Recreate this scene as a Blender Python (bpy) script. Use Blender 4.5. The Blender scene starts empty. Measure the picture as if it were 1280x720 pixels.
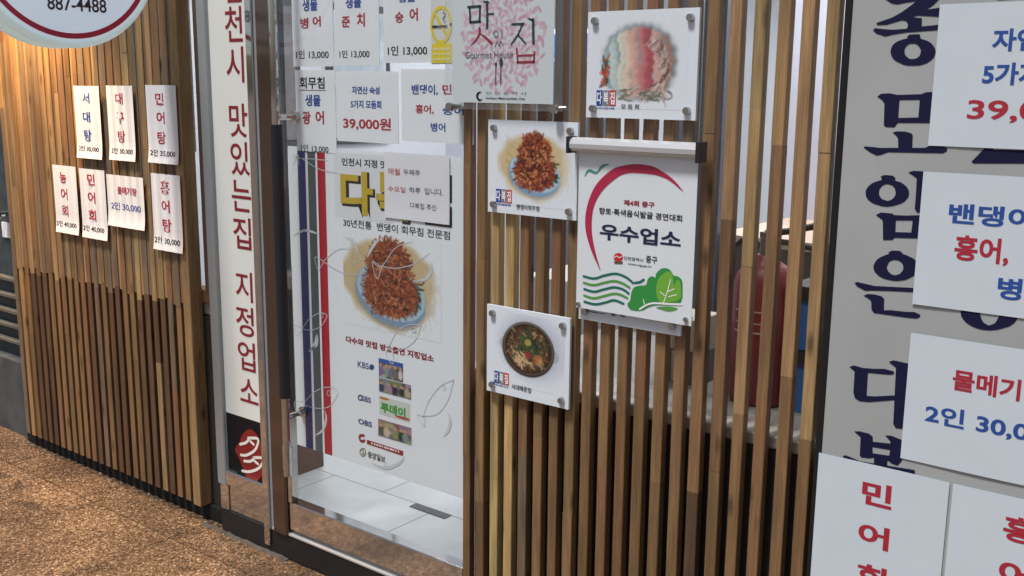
import bpy, math, random
import numpy as np
from mathutils import Matrix, Vector
from mathutils.geometry import tessellate_polygon

# ------------------------------------------------------------------ camera, sky, sun, exposure
scene = bpy.context.scene
COL = scene.collection
random.seed(7)
rng = np.random.default_rng(11)

cam_data = bpy.data.cameras.new('camera')
cam = bpy.data.objects.new('camera', cam_data)
COL.objects.link(cam)
cam_data.sensor_width = 36.0
cam_data.lens = 36.0 * 1300 / 1280
cam_data.clip_start = 0.05
cam_data.clip_end = 500
_R = ((0.78455863, 0.12608978, -0.60709894), (0.61998087, -0.14442076, 0.77121097), (0.00956413, -0.98144995, -0.1914798))
cam.matrix_world = Matrix(((_R[0][0], -_R[0][1], -_R[0][2], 0.0),
                           (_R[1][0], -_R[1][1], -_R[1][2], -2.2),
                           (_R[2][0], -_R[2][1], -_R[2][2], 1.65),
                           (0, 0, 0, 1)))
scene.camera = cam

world = bpy.data.worlds.new('World')
scene.world = world
world.use_nodes = True
wn = world.node_tree
bg = wn.nodes['Background']
sky = wn.nodes.new('ShaderNodeTexSky')
sky.sky_type = 'NISHITA'
sky.sun_disc = False
SUN_DIR = Vector((0.10, 0.42, -1.0)).normalized()      # the way the light travels
sky.sun_elevation = math.asin(-SUN_DIR.z)
sky.sun_rotation = math.atan2(-SUN_DIR.x, -SUN_DIR.y)
sky.air_density = 1.0
sky.dust_density = 3.0
wn.links.new(sky.outputs['Color'], bg.inputs['Color'])
bg.inputs['Strength'].default_value = 0.075

sun_d = bpy.data.lights.new('sun', 'SUN')
sun_d.energy = 3.4
sun_d.angle = math.radians(9)
sun_d.color = (1.0, 0.98, 0.955)
sun = bpy.data.objects.new('sun', sun_d)
COL.objects.link(sun)
sun.location = (1, -4, 8)
sun.rotation_euler = SUN_DIR.to_track_quat('-Z', 'Y').to_euler()

vs = scene.view_settings
vs.view_transform = 'Standard'
vs.look = 'None'
vs.gamma = 1.0
vs.use_curve_mapping = False
vs.exposure = 0.18
scene.cycles.max_bounces = 8
scene.cycles.transparent_max_bounces = 24

# ------------------------------------------------------------------ helpers
def srgb(r, g, b):
    def c(v):
        v /= 255.0
        return v / 12.92 if v <= 0.04045 else ((v + 0.055) / 1.055) ** 2.4
    return (c(r), c(g), c(b))

MATS = {}
def mat(name, col, rough=0.6, metal=0.0, var=0.0, scale=8.0, stretch=(1, 1, 1), bump=0.0, spec=0.5, emit=0.0, rvar=0.0):
    if name in MATS:
        return MATS[name]
    m = bpy.data.materials.new(name)
    m.use_nodes = True
    nt = m.node_tree
    b = nt.nodes['Principled BSDF']
    b.inputs['Base Color'].default_value = (*col, 1)
    b.inputs['Roughness'].default_value = rough
    b.inputs['Metallic'].default_value = metal
    b.inputs['Specular IOR Level'].default_value = spec
    if emit:
        b.inputs['Emission Color'].default_value = (*col, 1)
        b.inputs['Emission Strength'].default_value = emit
    if var or bump or rvar:
        tc = nt.nodes.new('ShaderNodeTexCoord')
        mp = nt.nodes.new('ShaderNodeMapping')
        mp.inputs['Scale'].default_value = stretch
        nz = nt.nodes.new('ShaderNodeTexNoise')
        nz.inputs['Scale'].default_value = scale
        nz.inputs['Detail'].default_value = 5
        nt.links.new(tc.outputs['Object'], mp.inputs['Vector'])
        nt.links.new(mp.outputs['Vector'], nz.inputs['Vector'])
        if var:
            r = nt.nodes.new('ShaderNodeMapRange')
            r.inputs['From Min'].default_value = 0.25
            r.inputs['From Max'].default_value = 0.75
            r.inputs['To Min'].default_value = 1 - var
            r.inputs['To Max'].default_value = 1 + var
            mx = nt.nodes.new('ShaderNodeVectorMath')
            mx.operation = 'SCALE'
            mx.inputs[0].default_value = col
            nt.links.new(nz.outputs['Fac'], r.inputs['Value'])
            nt.links.new(r.outputs['Result'], mx.inputs['Scale'])
            nt.links.new(mx.outputs['Vector'], b.inputs['Base Color'])
        if rvar:
            r2 = nt.nodes.new('ShaderNodeMapRange')
            r2.inputs['To Min'].default_value = max(0.02, rough - rvar)
            r2.inputs['To Max'].default_value = min(1, rough + rvar)
            nt.links.new(nz.outputs['Fac'], r2.inputs['Value'])
            nt.links.new(r2.outputs['Result'], b.inputs['Roughness'])
        if bump:
            bp = nt.nodes.new('ShaderNodeBump')
            bp.inputs['Strength'].default_value = bump
            bp.inputs['Distance'].default_value = 0.003
            nt.links.new(nz.outputs['Fac'], bp.inputs['Height'])
            nt.links.new(bp.outputs['Normal'], b.inputs['Normal'])
    MATS[name] = m
    return m

def glass_mat(name, tint=(1, 1, 1), ior=1.45, rough=0.0, haze=0.0, hazecol=(.8, .85, .9)):
    m = bpy.data.materials.new(name)
    m.use_nodes = True
    nt = m.node_tree
    nt.nodes.remove(nt.nodes['Principled BSDF'])
    out = nt.nodes['Material Output']
    tr = nt.nodes.new('ShaderNodeBsdfTransparent')
    tr.inputs['Color'].default_value = (*tint, 1)
    gl = nt.nodes.new('ShaderNodeBsdfGlossy')
    gl.inputs['Roughness'].default_value = rough
    lw = nt.nodes.new('ShaderNodeLayerWeight')      # Schlick reflectance, same from both sides of the sheet
    lw.inputs['Blend'].default_value = 0.5
    pw = nt.nodes.new('ShaderNodeMath'); pw.operation = 'POWER'; pw.inputs[1].default_value = 5
    nt.links.new(lw.outputs['Facing'], pw.inputs[0])
    f0 = ((ior - 1) / (ior + 1)) ** 2
    fr = nt.nodes.new('ShaderNodeMath'); fr.operation = 'MULTIPLY_ADD'; fr.inputs[1].default_value = 1 - f0; fr.inputs[2].default_value = f0
    nt.links.new(pw.outputs[0], fr.inputs[0])
    mx = nt.nodes.new('ShaderNodeMixShader')
    nt.links.new(fr.outputs[0], mx.inputs['Fac'])
    base = tr
    if haze:
        df = nt.nodes.new('ShaderNodeBsdfDiffuse')
        df.inputs['Color'].default_value = (*hazecol, 1)
        m2 = nt.nodes.new('ShaderNodeMixShader')
        m2.inputs['Fac'].default_value = haze
        nt.links.new(tr.outputs[0], m2.inputs[1])
        nt.links.new(df.outputs[0], m2.inputs[2])
        base = m2
    nt.links.new(base.outputs[0], mx.inputs[1])
    nt.links.new(gl.outputs[0], mx.inputs[2])
    nt.links.new(mx.outputs[0], out.inputs['Surface'])
    MATS[name] = m
    return m

def attr_mat(name, attr, rough=0.5, grain=False, spec=0.5):
    m = bpy.data.materials.new(name)
    m.use_nodes = True
    nt = m.node_tree
    b = nt.nodes['Principled BSDF']
    b.inputs['Roughness'].default_value = rough
    b.inputs['Specular IOR Level'].default_value = spec
    at = nt.nodes.new('ShaderNodeAttribute')
    at.attribute_name = attr
    if grain:
        tc = nt.nodes.new('ShaderNodeTexCoord')
        mp = nt.nodes.new('ShaderNodeMapping')
        mp.inputs['Scale'].default_value = (260, 260, 7)
        nz = nt.nodes.new('ShaderNodeTexNoise')
        nz.inputs['Scale'].default_value = 1.0
        nz.inputs['Detail'].default_value = 6
        nz.inputs['Roughness'].default_value = 0.65
        nz.inputs['Distortion'].default_value = 0.6
        mp2 = nt.nodes.new('ShaderNodeMapping')
        mp2.inputs['Scale'].default_value = (40, 40, 3.5)
        n2 = nt.nodes.new('ShaderNodeTexNoise')
        n2.inputs['Scale'].default_value = 1.0
        n2.inputs['Detail'].default_value = 4
        nt.links.new(tc.outputs['Object'], mp.inputs['Vector'])
        nt.links.new(tc.outputs['Object'], mp2.inputs['Vector'])
        nt.links.new(mp.outputs['Vector'], nz.inputs['Vector'])
        nt.links.new(mp2.outputs['Vector'], n2.inputs['Vector'])
        r = nt.nodes.new('ShaderNodeMapRange')
        r.inputs['From Min'].default_value = 0.3
        r.inputs['From Max'].default_value = 0.7
        r.inputs['To Min'].default_value = 0.62
        r.inputs['To Max'].default_value = 1.25
        r2 = nt.nodes.new('ShaderNodeMapRange')
        r2.inputs['From Min'].default_value = 0.3
        r2.inputs['From Max'].default_value = 0.7
        r2.inputs['To Min'].default_value = 0.72
        r2.inputs['To Max'].default_value = 1.22
        ml = nt.nodes.new('ShaderNodeMath')
        ml.operation = 'MULTIPLY'
        sc = nt.nodes.new('ShaderNodeVectorMath')
        sc.operation = 'SCALE'
        nt.links.new(nz.outputs['Fac'], r.inputs['Value'])
        nt.links.new(n2.outputs['Fac'], r2.inputs['Value'])
        nt.links.new(r.outputs['Result'], ml.inputs[0])
        nt.links.new(r2.outputs['Result'], ml.inputs[1])
        mp3 = nt.nodes.new('ShaderNodeMapping')
        mp3.inputs['Scale'].default_value = (14, 14, 4.5)
        vk = nt.nodes.new('ShaderNodeTexVoronoi')
        vk.inputs['Scale'].default_value = 1.0
        nt.links.new(tc.outputs['Object'], mp3.inputs['Vector'])
        nt.links.new(mp3.outputs['Vector'], vk.inputs['Vector'])
        kn = nt.nodes.new('ShaderNodeMapRange')
        kn.inputs['From Min'].default_value = .05
        kn.inputs['From Max'].default_value = .17
        kn.inputs['To Min'].default_value = .35
        nt.links.new(vk.outputs['Distance'], kn.inputs['Value'])
        ml2 = nt.nodes.new('ShaderNodeMath')
        ml2.operation = 'MULTIPLY'
        nt.links.new(ml.outputs[0], ml2.inputs[0])
        nt.links.new(kn.outputs['Result'], ml2.inputs[1])
        nt.links.new(at.outputs['Color'], sc.inputs[0])
        nt.links.new(ml2.outputs[0], sc.inputs['Scale'])
        nt.links.new(sc.outputs['Vector'], b.inputs['Base Color'])
        bp = nt.nodes.new('ShaderNodeBump')
        bp.inputs['Strength'].default_value = 0.35
        bp.inputs['Distance'].default_value = 0.0015
        nt.links.new(nz.outputs['Fac'], bp.inputs['Height'])
        nt.links.new(bp.outputs['Normal'], b.inputs['Normal'])
    else:
        nt.links.new(at.outputs['Color'], b.inputs['Base Color'])
    MATS[name] = m
    return m

BASE = {}          # world position of every top-level object
def tag(o, label=None, cat=None, group=None, kind=None):
    if label: o['label'] = label
    if cat: o['category'] = cat
    if group: o['group'] = group
    if kind: o['kind'] = kind
    return o

def thing(name, loc, label, cat, group=None):
    o = bpy.data.objects.new(name, None)
    o.empty_display_size = 0.1
    o.location = loc
    COL.objects.link(o)
    BASE[o.name] = Vector(loc)
    return tag(o, label, cat, group)

def wpos(o):
    return BASE[o.name]

class MB:
    def __init__(s):
        s.v, s.f, s.c = [], [], []
        s.cuts = []
    def add(s, vs, fs, col=None):
        n = len(s.v)
        s.cuts.append((n, len(s.f)))
        s.v += [tuple(p) for p in vs]
        s.f += [tuple(i + n for i in f) for f in fs]
        s.c += [col or (1, 1, 1)] * len(vs)
        return s
    def box(s, x0, x1, y0, y1, z0, z1, col=None):
        vs = [(x0, y0, z0), (x1, y0, z0), (x1, y1, z0), (x0, y1, z0), (x0, y0, z1), (x1, y0, z1), (x1, y1, z1), (x0, y1, z1)]
        return s.add(vs, [(3, 2, 1, 0), (4, 5, 6, 7), (0, 1, 5, 4), (1, 2, 6, 5), (2, 3, 7, 6), (3, 0, 4, 7)], col)
    def bar(s, x0, x1, y0, y1, z0, z1, ch=0.0015, col=None):
        # upright bar with chamfered edges
        pr = [(x0 + ch, y0), (x1 - ch, y0), (x1, y0 + ch), (x1, y1 - ch), (x1 - ch, y1), (x0 + ch, y1), (x0, y1 - ch), (x0, y0 + ch)]
        vs = [(x, y, z0) for x, y in pr] + [(x, y, z1) for x, y in pr]
        fs = [tuple(range(7, -1, -1)), tuple(range(8, 16))] + [(i, (i + 1) % 8, (i + 1) % 8 + 8, i + 8) for i in range(8)]
        return s.add(vs, fs, col)
    def hbar(s, x0, x1, y0, y1, z0, z1, ch=0.003, col=None):
        # bar running along x with chamfered edges
        pr = [(y0 + ch, z0), (y1 - ch, z0), (y1, z0 + ch), (y1, z1 - ch), (y1 - ch, z1), (y0 + ch, z1), (y0, z1 - ch), (y0, z0 + ch)]
        vs = [(x0, y, z) for y, z in pr] + [(x1, y, z) for y, z in pr]
        fs = [tuple(range(7, -1, -1)), tuple(range(8, 16))] + [(i, (i + 1) % 8, (i + 1) % 8 + 8, i + 8) for i in range(8)]
        return s.add(vs, fs, col)
    def cyl(s, a, b, r, n=16, r2=None, col=None, cap=True):
        a, b = Vector(a), Vector(b)
        d = (b - a).normalized()
        u = d.orthogonal().normalized()
        w = d.cross(u)
        r2 = r if r2 is None else r2
        vs = []
        for c, rr in ((a, r), (b, r2)):
            for i in range(n):
                t = 2 * math.pi * i / n
                vs.append(c + (u * math.cos(t) + w * math.sin(t)) * rr)
        fs = [(i, (i + 1) % n, (i + 1) % n + n, i + n) for i in range(n)]
        if cap:
            fs += [tuple(range(n - 1, -1, -1)), tuple(range(n, 2 * n))]
        return s.add(vs, fs, col)
    def tube(s, pts, r, n=10, col=None):
        pts = [Vector(p) for p in pts]
        vs, fs = [], []
        for k, p in enumerate(pts):
            d = (pts[min(k + 1, len(pts) - 1)] - pts[max(k - 1, 0)]).normalized()
            ref = Vector((0, 0, 1)) if abs(d.z) < 0.9 else Vector((1, 0, 0))
            u = d.cross(ref).normalized()
            w = d.cross(u)
            rr = r[k] if isinstance(r, (list, tuple)) else r
            for i in range(n):
                t = 2 * math.pi * i / n
                vs.append(p + (u * math.cos(t) + w * math.sin(t)) * rr)
        for k in range(len(pts) - 1):
            for i in range(n):
                j = (i + 1) % n
                fs.append((k * n + i, k * n + j, (k + 1) * n + j, (k + 1) * n + i))
        fs.append(tuple(range(n - 1, -1, -1)))
        fs.append(tuple(range((len(pts) - 1) * n, len(pts) * n)))
        return s.add(vs, fs, col)
    def lathe(s, cx, cy, prof, n=28, col=None):
        vs, fs = [], []
        for r, z in prof:
            for i in range(n):
                t = 2 * math.pi * i / n
                vs.append((cx + r * math.cos(t), cy + r * math.sin(t), z))
        for k in range(len(prof) - 1):
            for i in range(n):
                j = (i + 1) % n
                fs.append((k * n + i, k * n + j, (k + 1) * n + j, (k + 1) * n + i))
        return s.add(vs, fs, col)
    def poly(s, pts, y, holes=(), col=None):
        # flat print on a sheet facing the street (normal -y)
        loops = [[Vector((p[0], 0, p[1])) for p in pts]] + [[Vector((p[0], 0, p[1])) for p in h] for h in holes]
        tris = tessellate_polygon(loops)
        flat = [p for l in loops for p in l]
        fs = []
        for t in tris:
            a, b, c = (flat[i] for i in t)
            cr = (b.x - a.x) * (c.z - a.z) - (b.z - a.z) * (c.x - a.x)
            fs.append(tuple(t) if cr > 0 else tuple(reversed(t)))
        return s.add([(p.x, y, p.z) for p in flat], fs, col)
    def slab(s, pts, y0, y1, col=None):
        n = len(pts)
        a = sum(pts[i][0] * pts[(i + 1) % n][1] - pts[(i + 1) % n][0] * pts[i][1] for i in range(n))
        if a < 0: pts = list(reversed(pts))
        vs = [(p[0], y0, p[1]) for p in pts] + [(p[0], y1, p[1]) for p in pts]
        fs = [tuple(range(n)), tuple(range(2 * n - 1, n - 1, -1))] + [((i + 1) % n, i, i + n, (i + 1) % n + n) for i in range(n)]
        return s.add(vs, fs, col)
    def stroke(s, pts, w, y, col=None):
        # ribbon of given width (or list of widths) with round ends, flat, facing -y
        P = [Vector((p[0], p[1])) for p in pts]
        n = len(P)
        ws = w if isinstance(w, (list, tuple)) else [w] * n
        L, Rr = [], []
        for i in range(n):
            d = (P[min(i + 1, n - 1)] - P[max(i - 1, 0)])
            d = d.normalized() if d.length > 1e-9 else Vector((1, 0))
            k = Vector((-d.y, d.x)) * ws[i] / 2
            L.append(P[i] + k)
            Rr.append(P[i] - k)
        vs = [(p.x, y, p.y) for p in L] + [(p.x, y, p.y) for p in Rr]
        fs = [(i, i + n, i + 1 + n, i + 1) for i in range(n - 1)]
        s.add(vs, fs, col)
        for e in (0, n - 1):
            r = ws[e] / 2
            if r > 1e-5:
                c = [(P[e].x + r * math.cos(t * math.pi / 5), y - 0.00008, P[e].y + r * math.sin(t * math.pi / 5)) for t in range(10)]
                s.add(c, [tuple(range(10))], col)
        return s
    def build_each(s, name, material, parent, **k):
        # every piece an object of its own
        out = []
        ends = s.cuts[1:] + [(len(s.v), len(s.f))]
        for (v0, f0), (v1, f1) in zip(s.cuts, ends):
            q = MB()
            q.add(s.v[v0:v1], [tuple(i - v0 for i in f) for f in s.f[f0:f1]])
            q.c = s.c[v0:v1]
            out.append(q.build(name, material, parent, **k))
        return out
    def build(s, name, material, parent=None, smooth=False, attr=None, bend=None):
        V = np.array(s.v, float)
        if bend is not None:
            V[:, 1] += bend(V[:, 0], V[:, 2])
        if parent is not None:
            base = wpos(parent)
        else:
            mn, mx_ = V.min(0), V.max(0)
            base = Vector(((mn[0] + mx_[0]) / 2, (mn[1] + mx_[1]) / 2, mn[2]))
        V = V - np.array(base)
        me = bpy.data.meshes.new(name)
        me.from_pydata(V.tolist(), [], s.f)
        if attr:
            ca = me.color_attributes.new(attr, 'FLOAT_COLOR', 'POINT')
            arr = np.ones((len(s.v), 4), np.float32)
            arr[:, :3] = np.array(s.c, np.float32)
            ca.data.foreach_set('color', arr.ravel())
        if smooth:
            me.polygons.foreach_set('use_smooth', [True] * len(me.polygons))
        me.materials.append(material)
        me.update()
        o = bpy.data.objects.new(name, me)
        COL.objects.link(o)
        if parent is not None:
            o.parent = parent
        else:
            o.location = base
        BASE[o.name] = Vector(base)
        return o

def smooth_path(pts, sub=6):
    # Catmull-Rom through 2-D points
    P = [np.array(p, float) for p in pts]
    out = []
    for i in range(len(P) - 1):
        p0, p1, p2, p3 = P[max(i - 1, 0)], P[i], P[i + 1], P[min(i + 2, len(P) - 1)]
        for k in range(sub):
            t = k / sub
            out.append(tuple(0.5 * (2 * p1 + (p2 - p0) * t + (2 * p0 - 5 * p1 + 4 * p2 - p3) * t * t + (3 * p1 - p0 - 3 * p2 + p3) * t ** 3)))
    out.append(tuple(P[-1]))
    return out

def closed_smooth(pts, sub=4):
    n = len(pts)
    P = [np.array(p, float) for p in pts]
    out = []
    for i in range(n):
        p0, p1, p2, p3 = P[i - 1], P[i], P[(i + 1) % n], P[(i + 2) % n]
        for k in range(sub):
            t = k / sub
            out.append(tuple(0.5 * (2 * p1 + (p2 - p0) * t + (2 * p0 - 5 * p1 + 4 * p2 - p3) * t * t + (3 * p1 - p0 - 3 * p2 + p3) * t ** 3)))
    return out

_tc = bpy.data.curves.new('text_source', 'FONT')
_to = bpy.data.objects.new('text_source', _tc)
COL.objects.link(_to)
_cache = {}
def glyphs(body, bold):
    key = (body, bold)
    if key not in _cache:
        _tc.body = body
        _tc.offset = bold
        _tc.resolution_u = 4
        dg = bpy.context.evaluated_depsgraph_get()
        dg.update()
        me = bpy.data.meshes.new_from_object(_to.evaluated_get(dg))
        V = np.array([v.co[:2] for v in me.vertices])
        F = [tuple(p.vertices) for p in me.polygons]
        bpy.data.meshes.remove(me)
        _cache[key] = (V, F)
    return _cache[key]

def write(mb, body, box, y, bold=0.0, slant=0.0):
    """lettering fitted to the box (x0, x1, z0, z1) of a sheet that faces the street at depth y"""
    V, F = glyphs(body, bold)
    x0, x1, z0, z1 = box
    mn, mx_ = V.min(0), V.max(0)
    X = x0 + (V[:, 0] - mn[0]) / (mx_[0] - mn[0]) * (x1 - x0)
    Z = z0 + (V[:, 1] - mn[1]) / (mx_[1] - mn[1]) * (z1 - z0)
    X = X + slant * (Z - z0)
    mb.add([(a, y, b) for a, b in zip(X, Z)], F)
    return mb

def dashes(b, x0, x1, z, h, y, n):
    # fine print too small to read
    x = x0
    w = (x1 - x0) / n
    for k in range(n):
        b.box(x, x + w * random.uniform(.45, .85), y, y + .0003, z, z + h)
        x += w
    return b

def sub(box, u0, u1, v0, v1):
    """part of a sheet in fractions: u from its left edge, v from its top edge"""
    x0, x1, z0, z1 = box
    return (x0 + u0 * (x1 - x0), x0 + u1 * (x1 - x0), z1 - v1 * (z1 - z0), z1 - v0 * (z1 - z0))

# ------------------------------------------------------------------ printed pictures (colour per point of a fine sheet)
class Paint:
    def __init__(s, w, h, col):
        s.w, s.h = w, h
        s.a = np.ones((h, w, 3)) * np.array(col) / 255.0
        s.yy, s.xx = np.mgrid[0:h, 0:w].astype(float)
    def blend(s, mask, col):
        s.a = s.a * (1 - mask[..., None]) + np.array(col) / 255.0 * mask[..., None]
    def ell(s, cx, cy, rx, ry, col, rot=0.0, alpha=1.0, soft=1.0, wob=0.0):
        c, n = math.cos(rot), math.sin(rot)
        dx, dy = s.xx - cx, s.yy - cy
        u, v = (dx * c + dy * n) / rx, (-dx * n + dy * c) / ry
        d = np.sqrt(u * u + v * v)
        if wob:
            t = np.arctan2(v, u)
            d = d * (1 + wob * (np.sin(3 * t + 1) + np.sin(7 * t + 2) * 0.6 + np.sin(13 * t) * 0.4))
        k = min(rx, ry)
        s.blend(np.clip((1 - d) * k / soft + 0.5, 0, 1) * alpha, col)
    def poly(s, pts, col, alpha=1.0):
        m = np.zeros((s.h, s.w), bool)
        n = len(pts)
        for i in range(n):
            (x1, y1), (x2, y2) = pts[i], pts[(i + 1) % n]
            if y1 == y2: continue
            c = ((s.yy >= min(y1, y2)) & (s.yy < max(y1, y2)) & (s.xx < (x2 - x1) * (s.yy - y1) / (y2 - y1) + x1))
            m ^= c
        s.blend(m.astype(float) * alpha, col)
    def line(s, pts, w, col, alpha=1.0):
        for (x1, y1), (x2, y2) in zip(pts[:-1], pts[1:]):
            lo_x, hi_x = int(max(0, min(x1, x2) - w - 2)), int(min(s.w, max(x1, x2) + w + 3))
            lo_y, hi_y = int(max(0, min(y1, y2) - w - 2)), int(min(s.h, max(y1, y2) + w + 3))
            if hi_x <= lo_x or hi_y <= lo_y: continue
            X, Y = s.xx[lo_y:hi_y, lo_x:hi_x], s.yy[lo_y:hi_y, lo_x:hi_x]
            L = (x2 - x1) ** 2 + (y2 - y1) ** 2 + 1e-9
            t = np.clip(((X - x1) * (x2 - x1) + (Y - y1) * (y2 - y1)) / L, 0, 1)
            d = np.hypot(X - x1 - t * (x2 - x1), Y - y1 - t * (y2 - y1))
            m = (np.clip(w / 2 - d + 0.5, 0, 1) * alpha)[..., None]
            s.a[lo_y:hi_y, lo_x:hi_x] = s.a[lo_y:hi_y, lo_x:hi_x] * (1 - m) + np.array(col) / 255.0 * m
    def strand(s, x, y, ang, ln, w, col, curl=0.6):
        pts = [(x, y)]
        for k in range(4):
            x += math.cos(ang) * ln / 4
            y += math.sin(ang) * ln / 4
            ang += rng.uniform(-curl, curl)
            pts.append((x, y))
        s.line(pts, w, col)
    def soften(s, n=1):
        for _ in range(n):
            q = np.pad(s.a, ((1, 1), (1, 1), (0, 0)), 'edge')
            s.a = (q[:-2, 1:-1] + q[2:, 1:-1] + q[1:-1, :-2] + q[1:-1, 2:] + 2 * s.a) / 6
    def grain(s, amt):
        s.a = np.clip(s.a + rng.normal(0, amt, (s.h, s.w, 1)), 0, 1)
    def sheet(s, name, box, y, parent, bend=None):
        x0, x1, z0, z1 = box
        a = np.clip(s.a, 0, 1)
        lin = np.where(a <= 0.04045, a / 12.92, ((a + 0.055) / 1.055) ** 2.4) * 0.92
        X = np.linspace(x0, x1, s.w)
        Z = np.linspace(z1, z0, s.h)
        mb = MB()
        gx, gz = np.meshgrid(X, Z)
        mb.v = list(zip(gx.ravel(), np.full(gx.size, y), gz.ravel()))
        mb.c = [tuple(c) for c in lin.reshape(-1, 3)]
        idx = np.arange(s.w * s.h).reshape(s.h, s.w)
        mb.f = [tuple(q) for q in np.stack([idx[1:, :-1], idx[1:, 1:], idx[:-1, 1:], idx[:-1, :-1]], -1).reshape(-1, 4).tolist()]
        return mb.build(name, MATS['print'], parent, attr='ink', bend=bend)

# ------------------------------------------------------------------ materials
attr_mat('wood', 'tint', 0.5, grain=True)
attr_mat('print', 'ink', 0.24)
PAPER = mat('paper', (.74, .75, .78), 0.75, var=0.03, scale=14)
CARD = mat('card', (.80, .84, .88), 0.45, var=0.02, scale=9)
RED = mat('red_ink', srgb(166, 34, 52), 0.6)
BLUE = mat('blue_ink', srgb(32, 74, 150), 0.6)
BLACK = mat('black_ink', srgb(22, 22, 26), 0.6)
GREY = mat('grey_ink', srgb(95, 95, 100), 0.6)
NAVY = mat('navy_ink', (.008, .008, .04), 0.7, spec=.2)
MAROON = mat('maroon_ink', srgb(140, 24, 34), 0.6)
WHITE = mat('white_ink', (.82, .82, .82), 0.6)
STEEL = mat('brushed_steel', (.60, .58, .55), 0.07, 1.0, var=.06, scale=30, stretch=(8, 8, .4), rvar=.035)
STEEL2 = mat('screw_steel', (.45, .45, .45), 0.25, 1.0)
ALU = mat('grey_aluminium', srgb(150, 155, 158), 0.45, 0.25, var=.05, scale=12)
BRONZE = mat('bronze_frame', srgb(96, 74, 62), 0.25, 0.7, var=.08, scale=20, stretch=(6, 6, .4))
GRANITE = mat('black_granite', (.014, .014, .016), 0.32, var=.6, scale=160, rvar=.12, spec=.3)
SHADOWSTONE = mat('rough_shaded_stone', (.012, .012, .012), 0.8, var=.4, scale=60, spec=.2)  # duller, darker granite copy; shade under the screens is put into its colour
DARKWALL = mat('dark_base_wall', (.02, .018, .016), 0.75, var=.3, scale=20)
STONE = mat('sill_stone', (.32, .30, .27), 0.4, var=.15, scale=45)
INWALL = mat('interior_white', (.66, .67, .71), 0.7, var=.03, scale=3)
LAV = mat('interior_column', (.55, .56, .66), 0.6, var=.04, scale=5)
RUBBER = mat('black_rubber', (.012, .012, .016), 0.45)
BLACKGLOSS = mat('black_film', (.008, .008, .01), 0.25)
GLASS = glass_mat('clear_glass', (.985, .992, .99))
ACRYLIC = glass_mat('clear_acrylic', (.96, .98, .98), 1.4, haze=.06)
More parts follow.
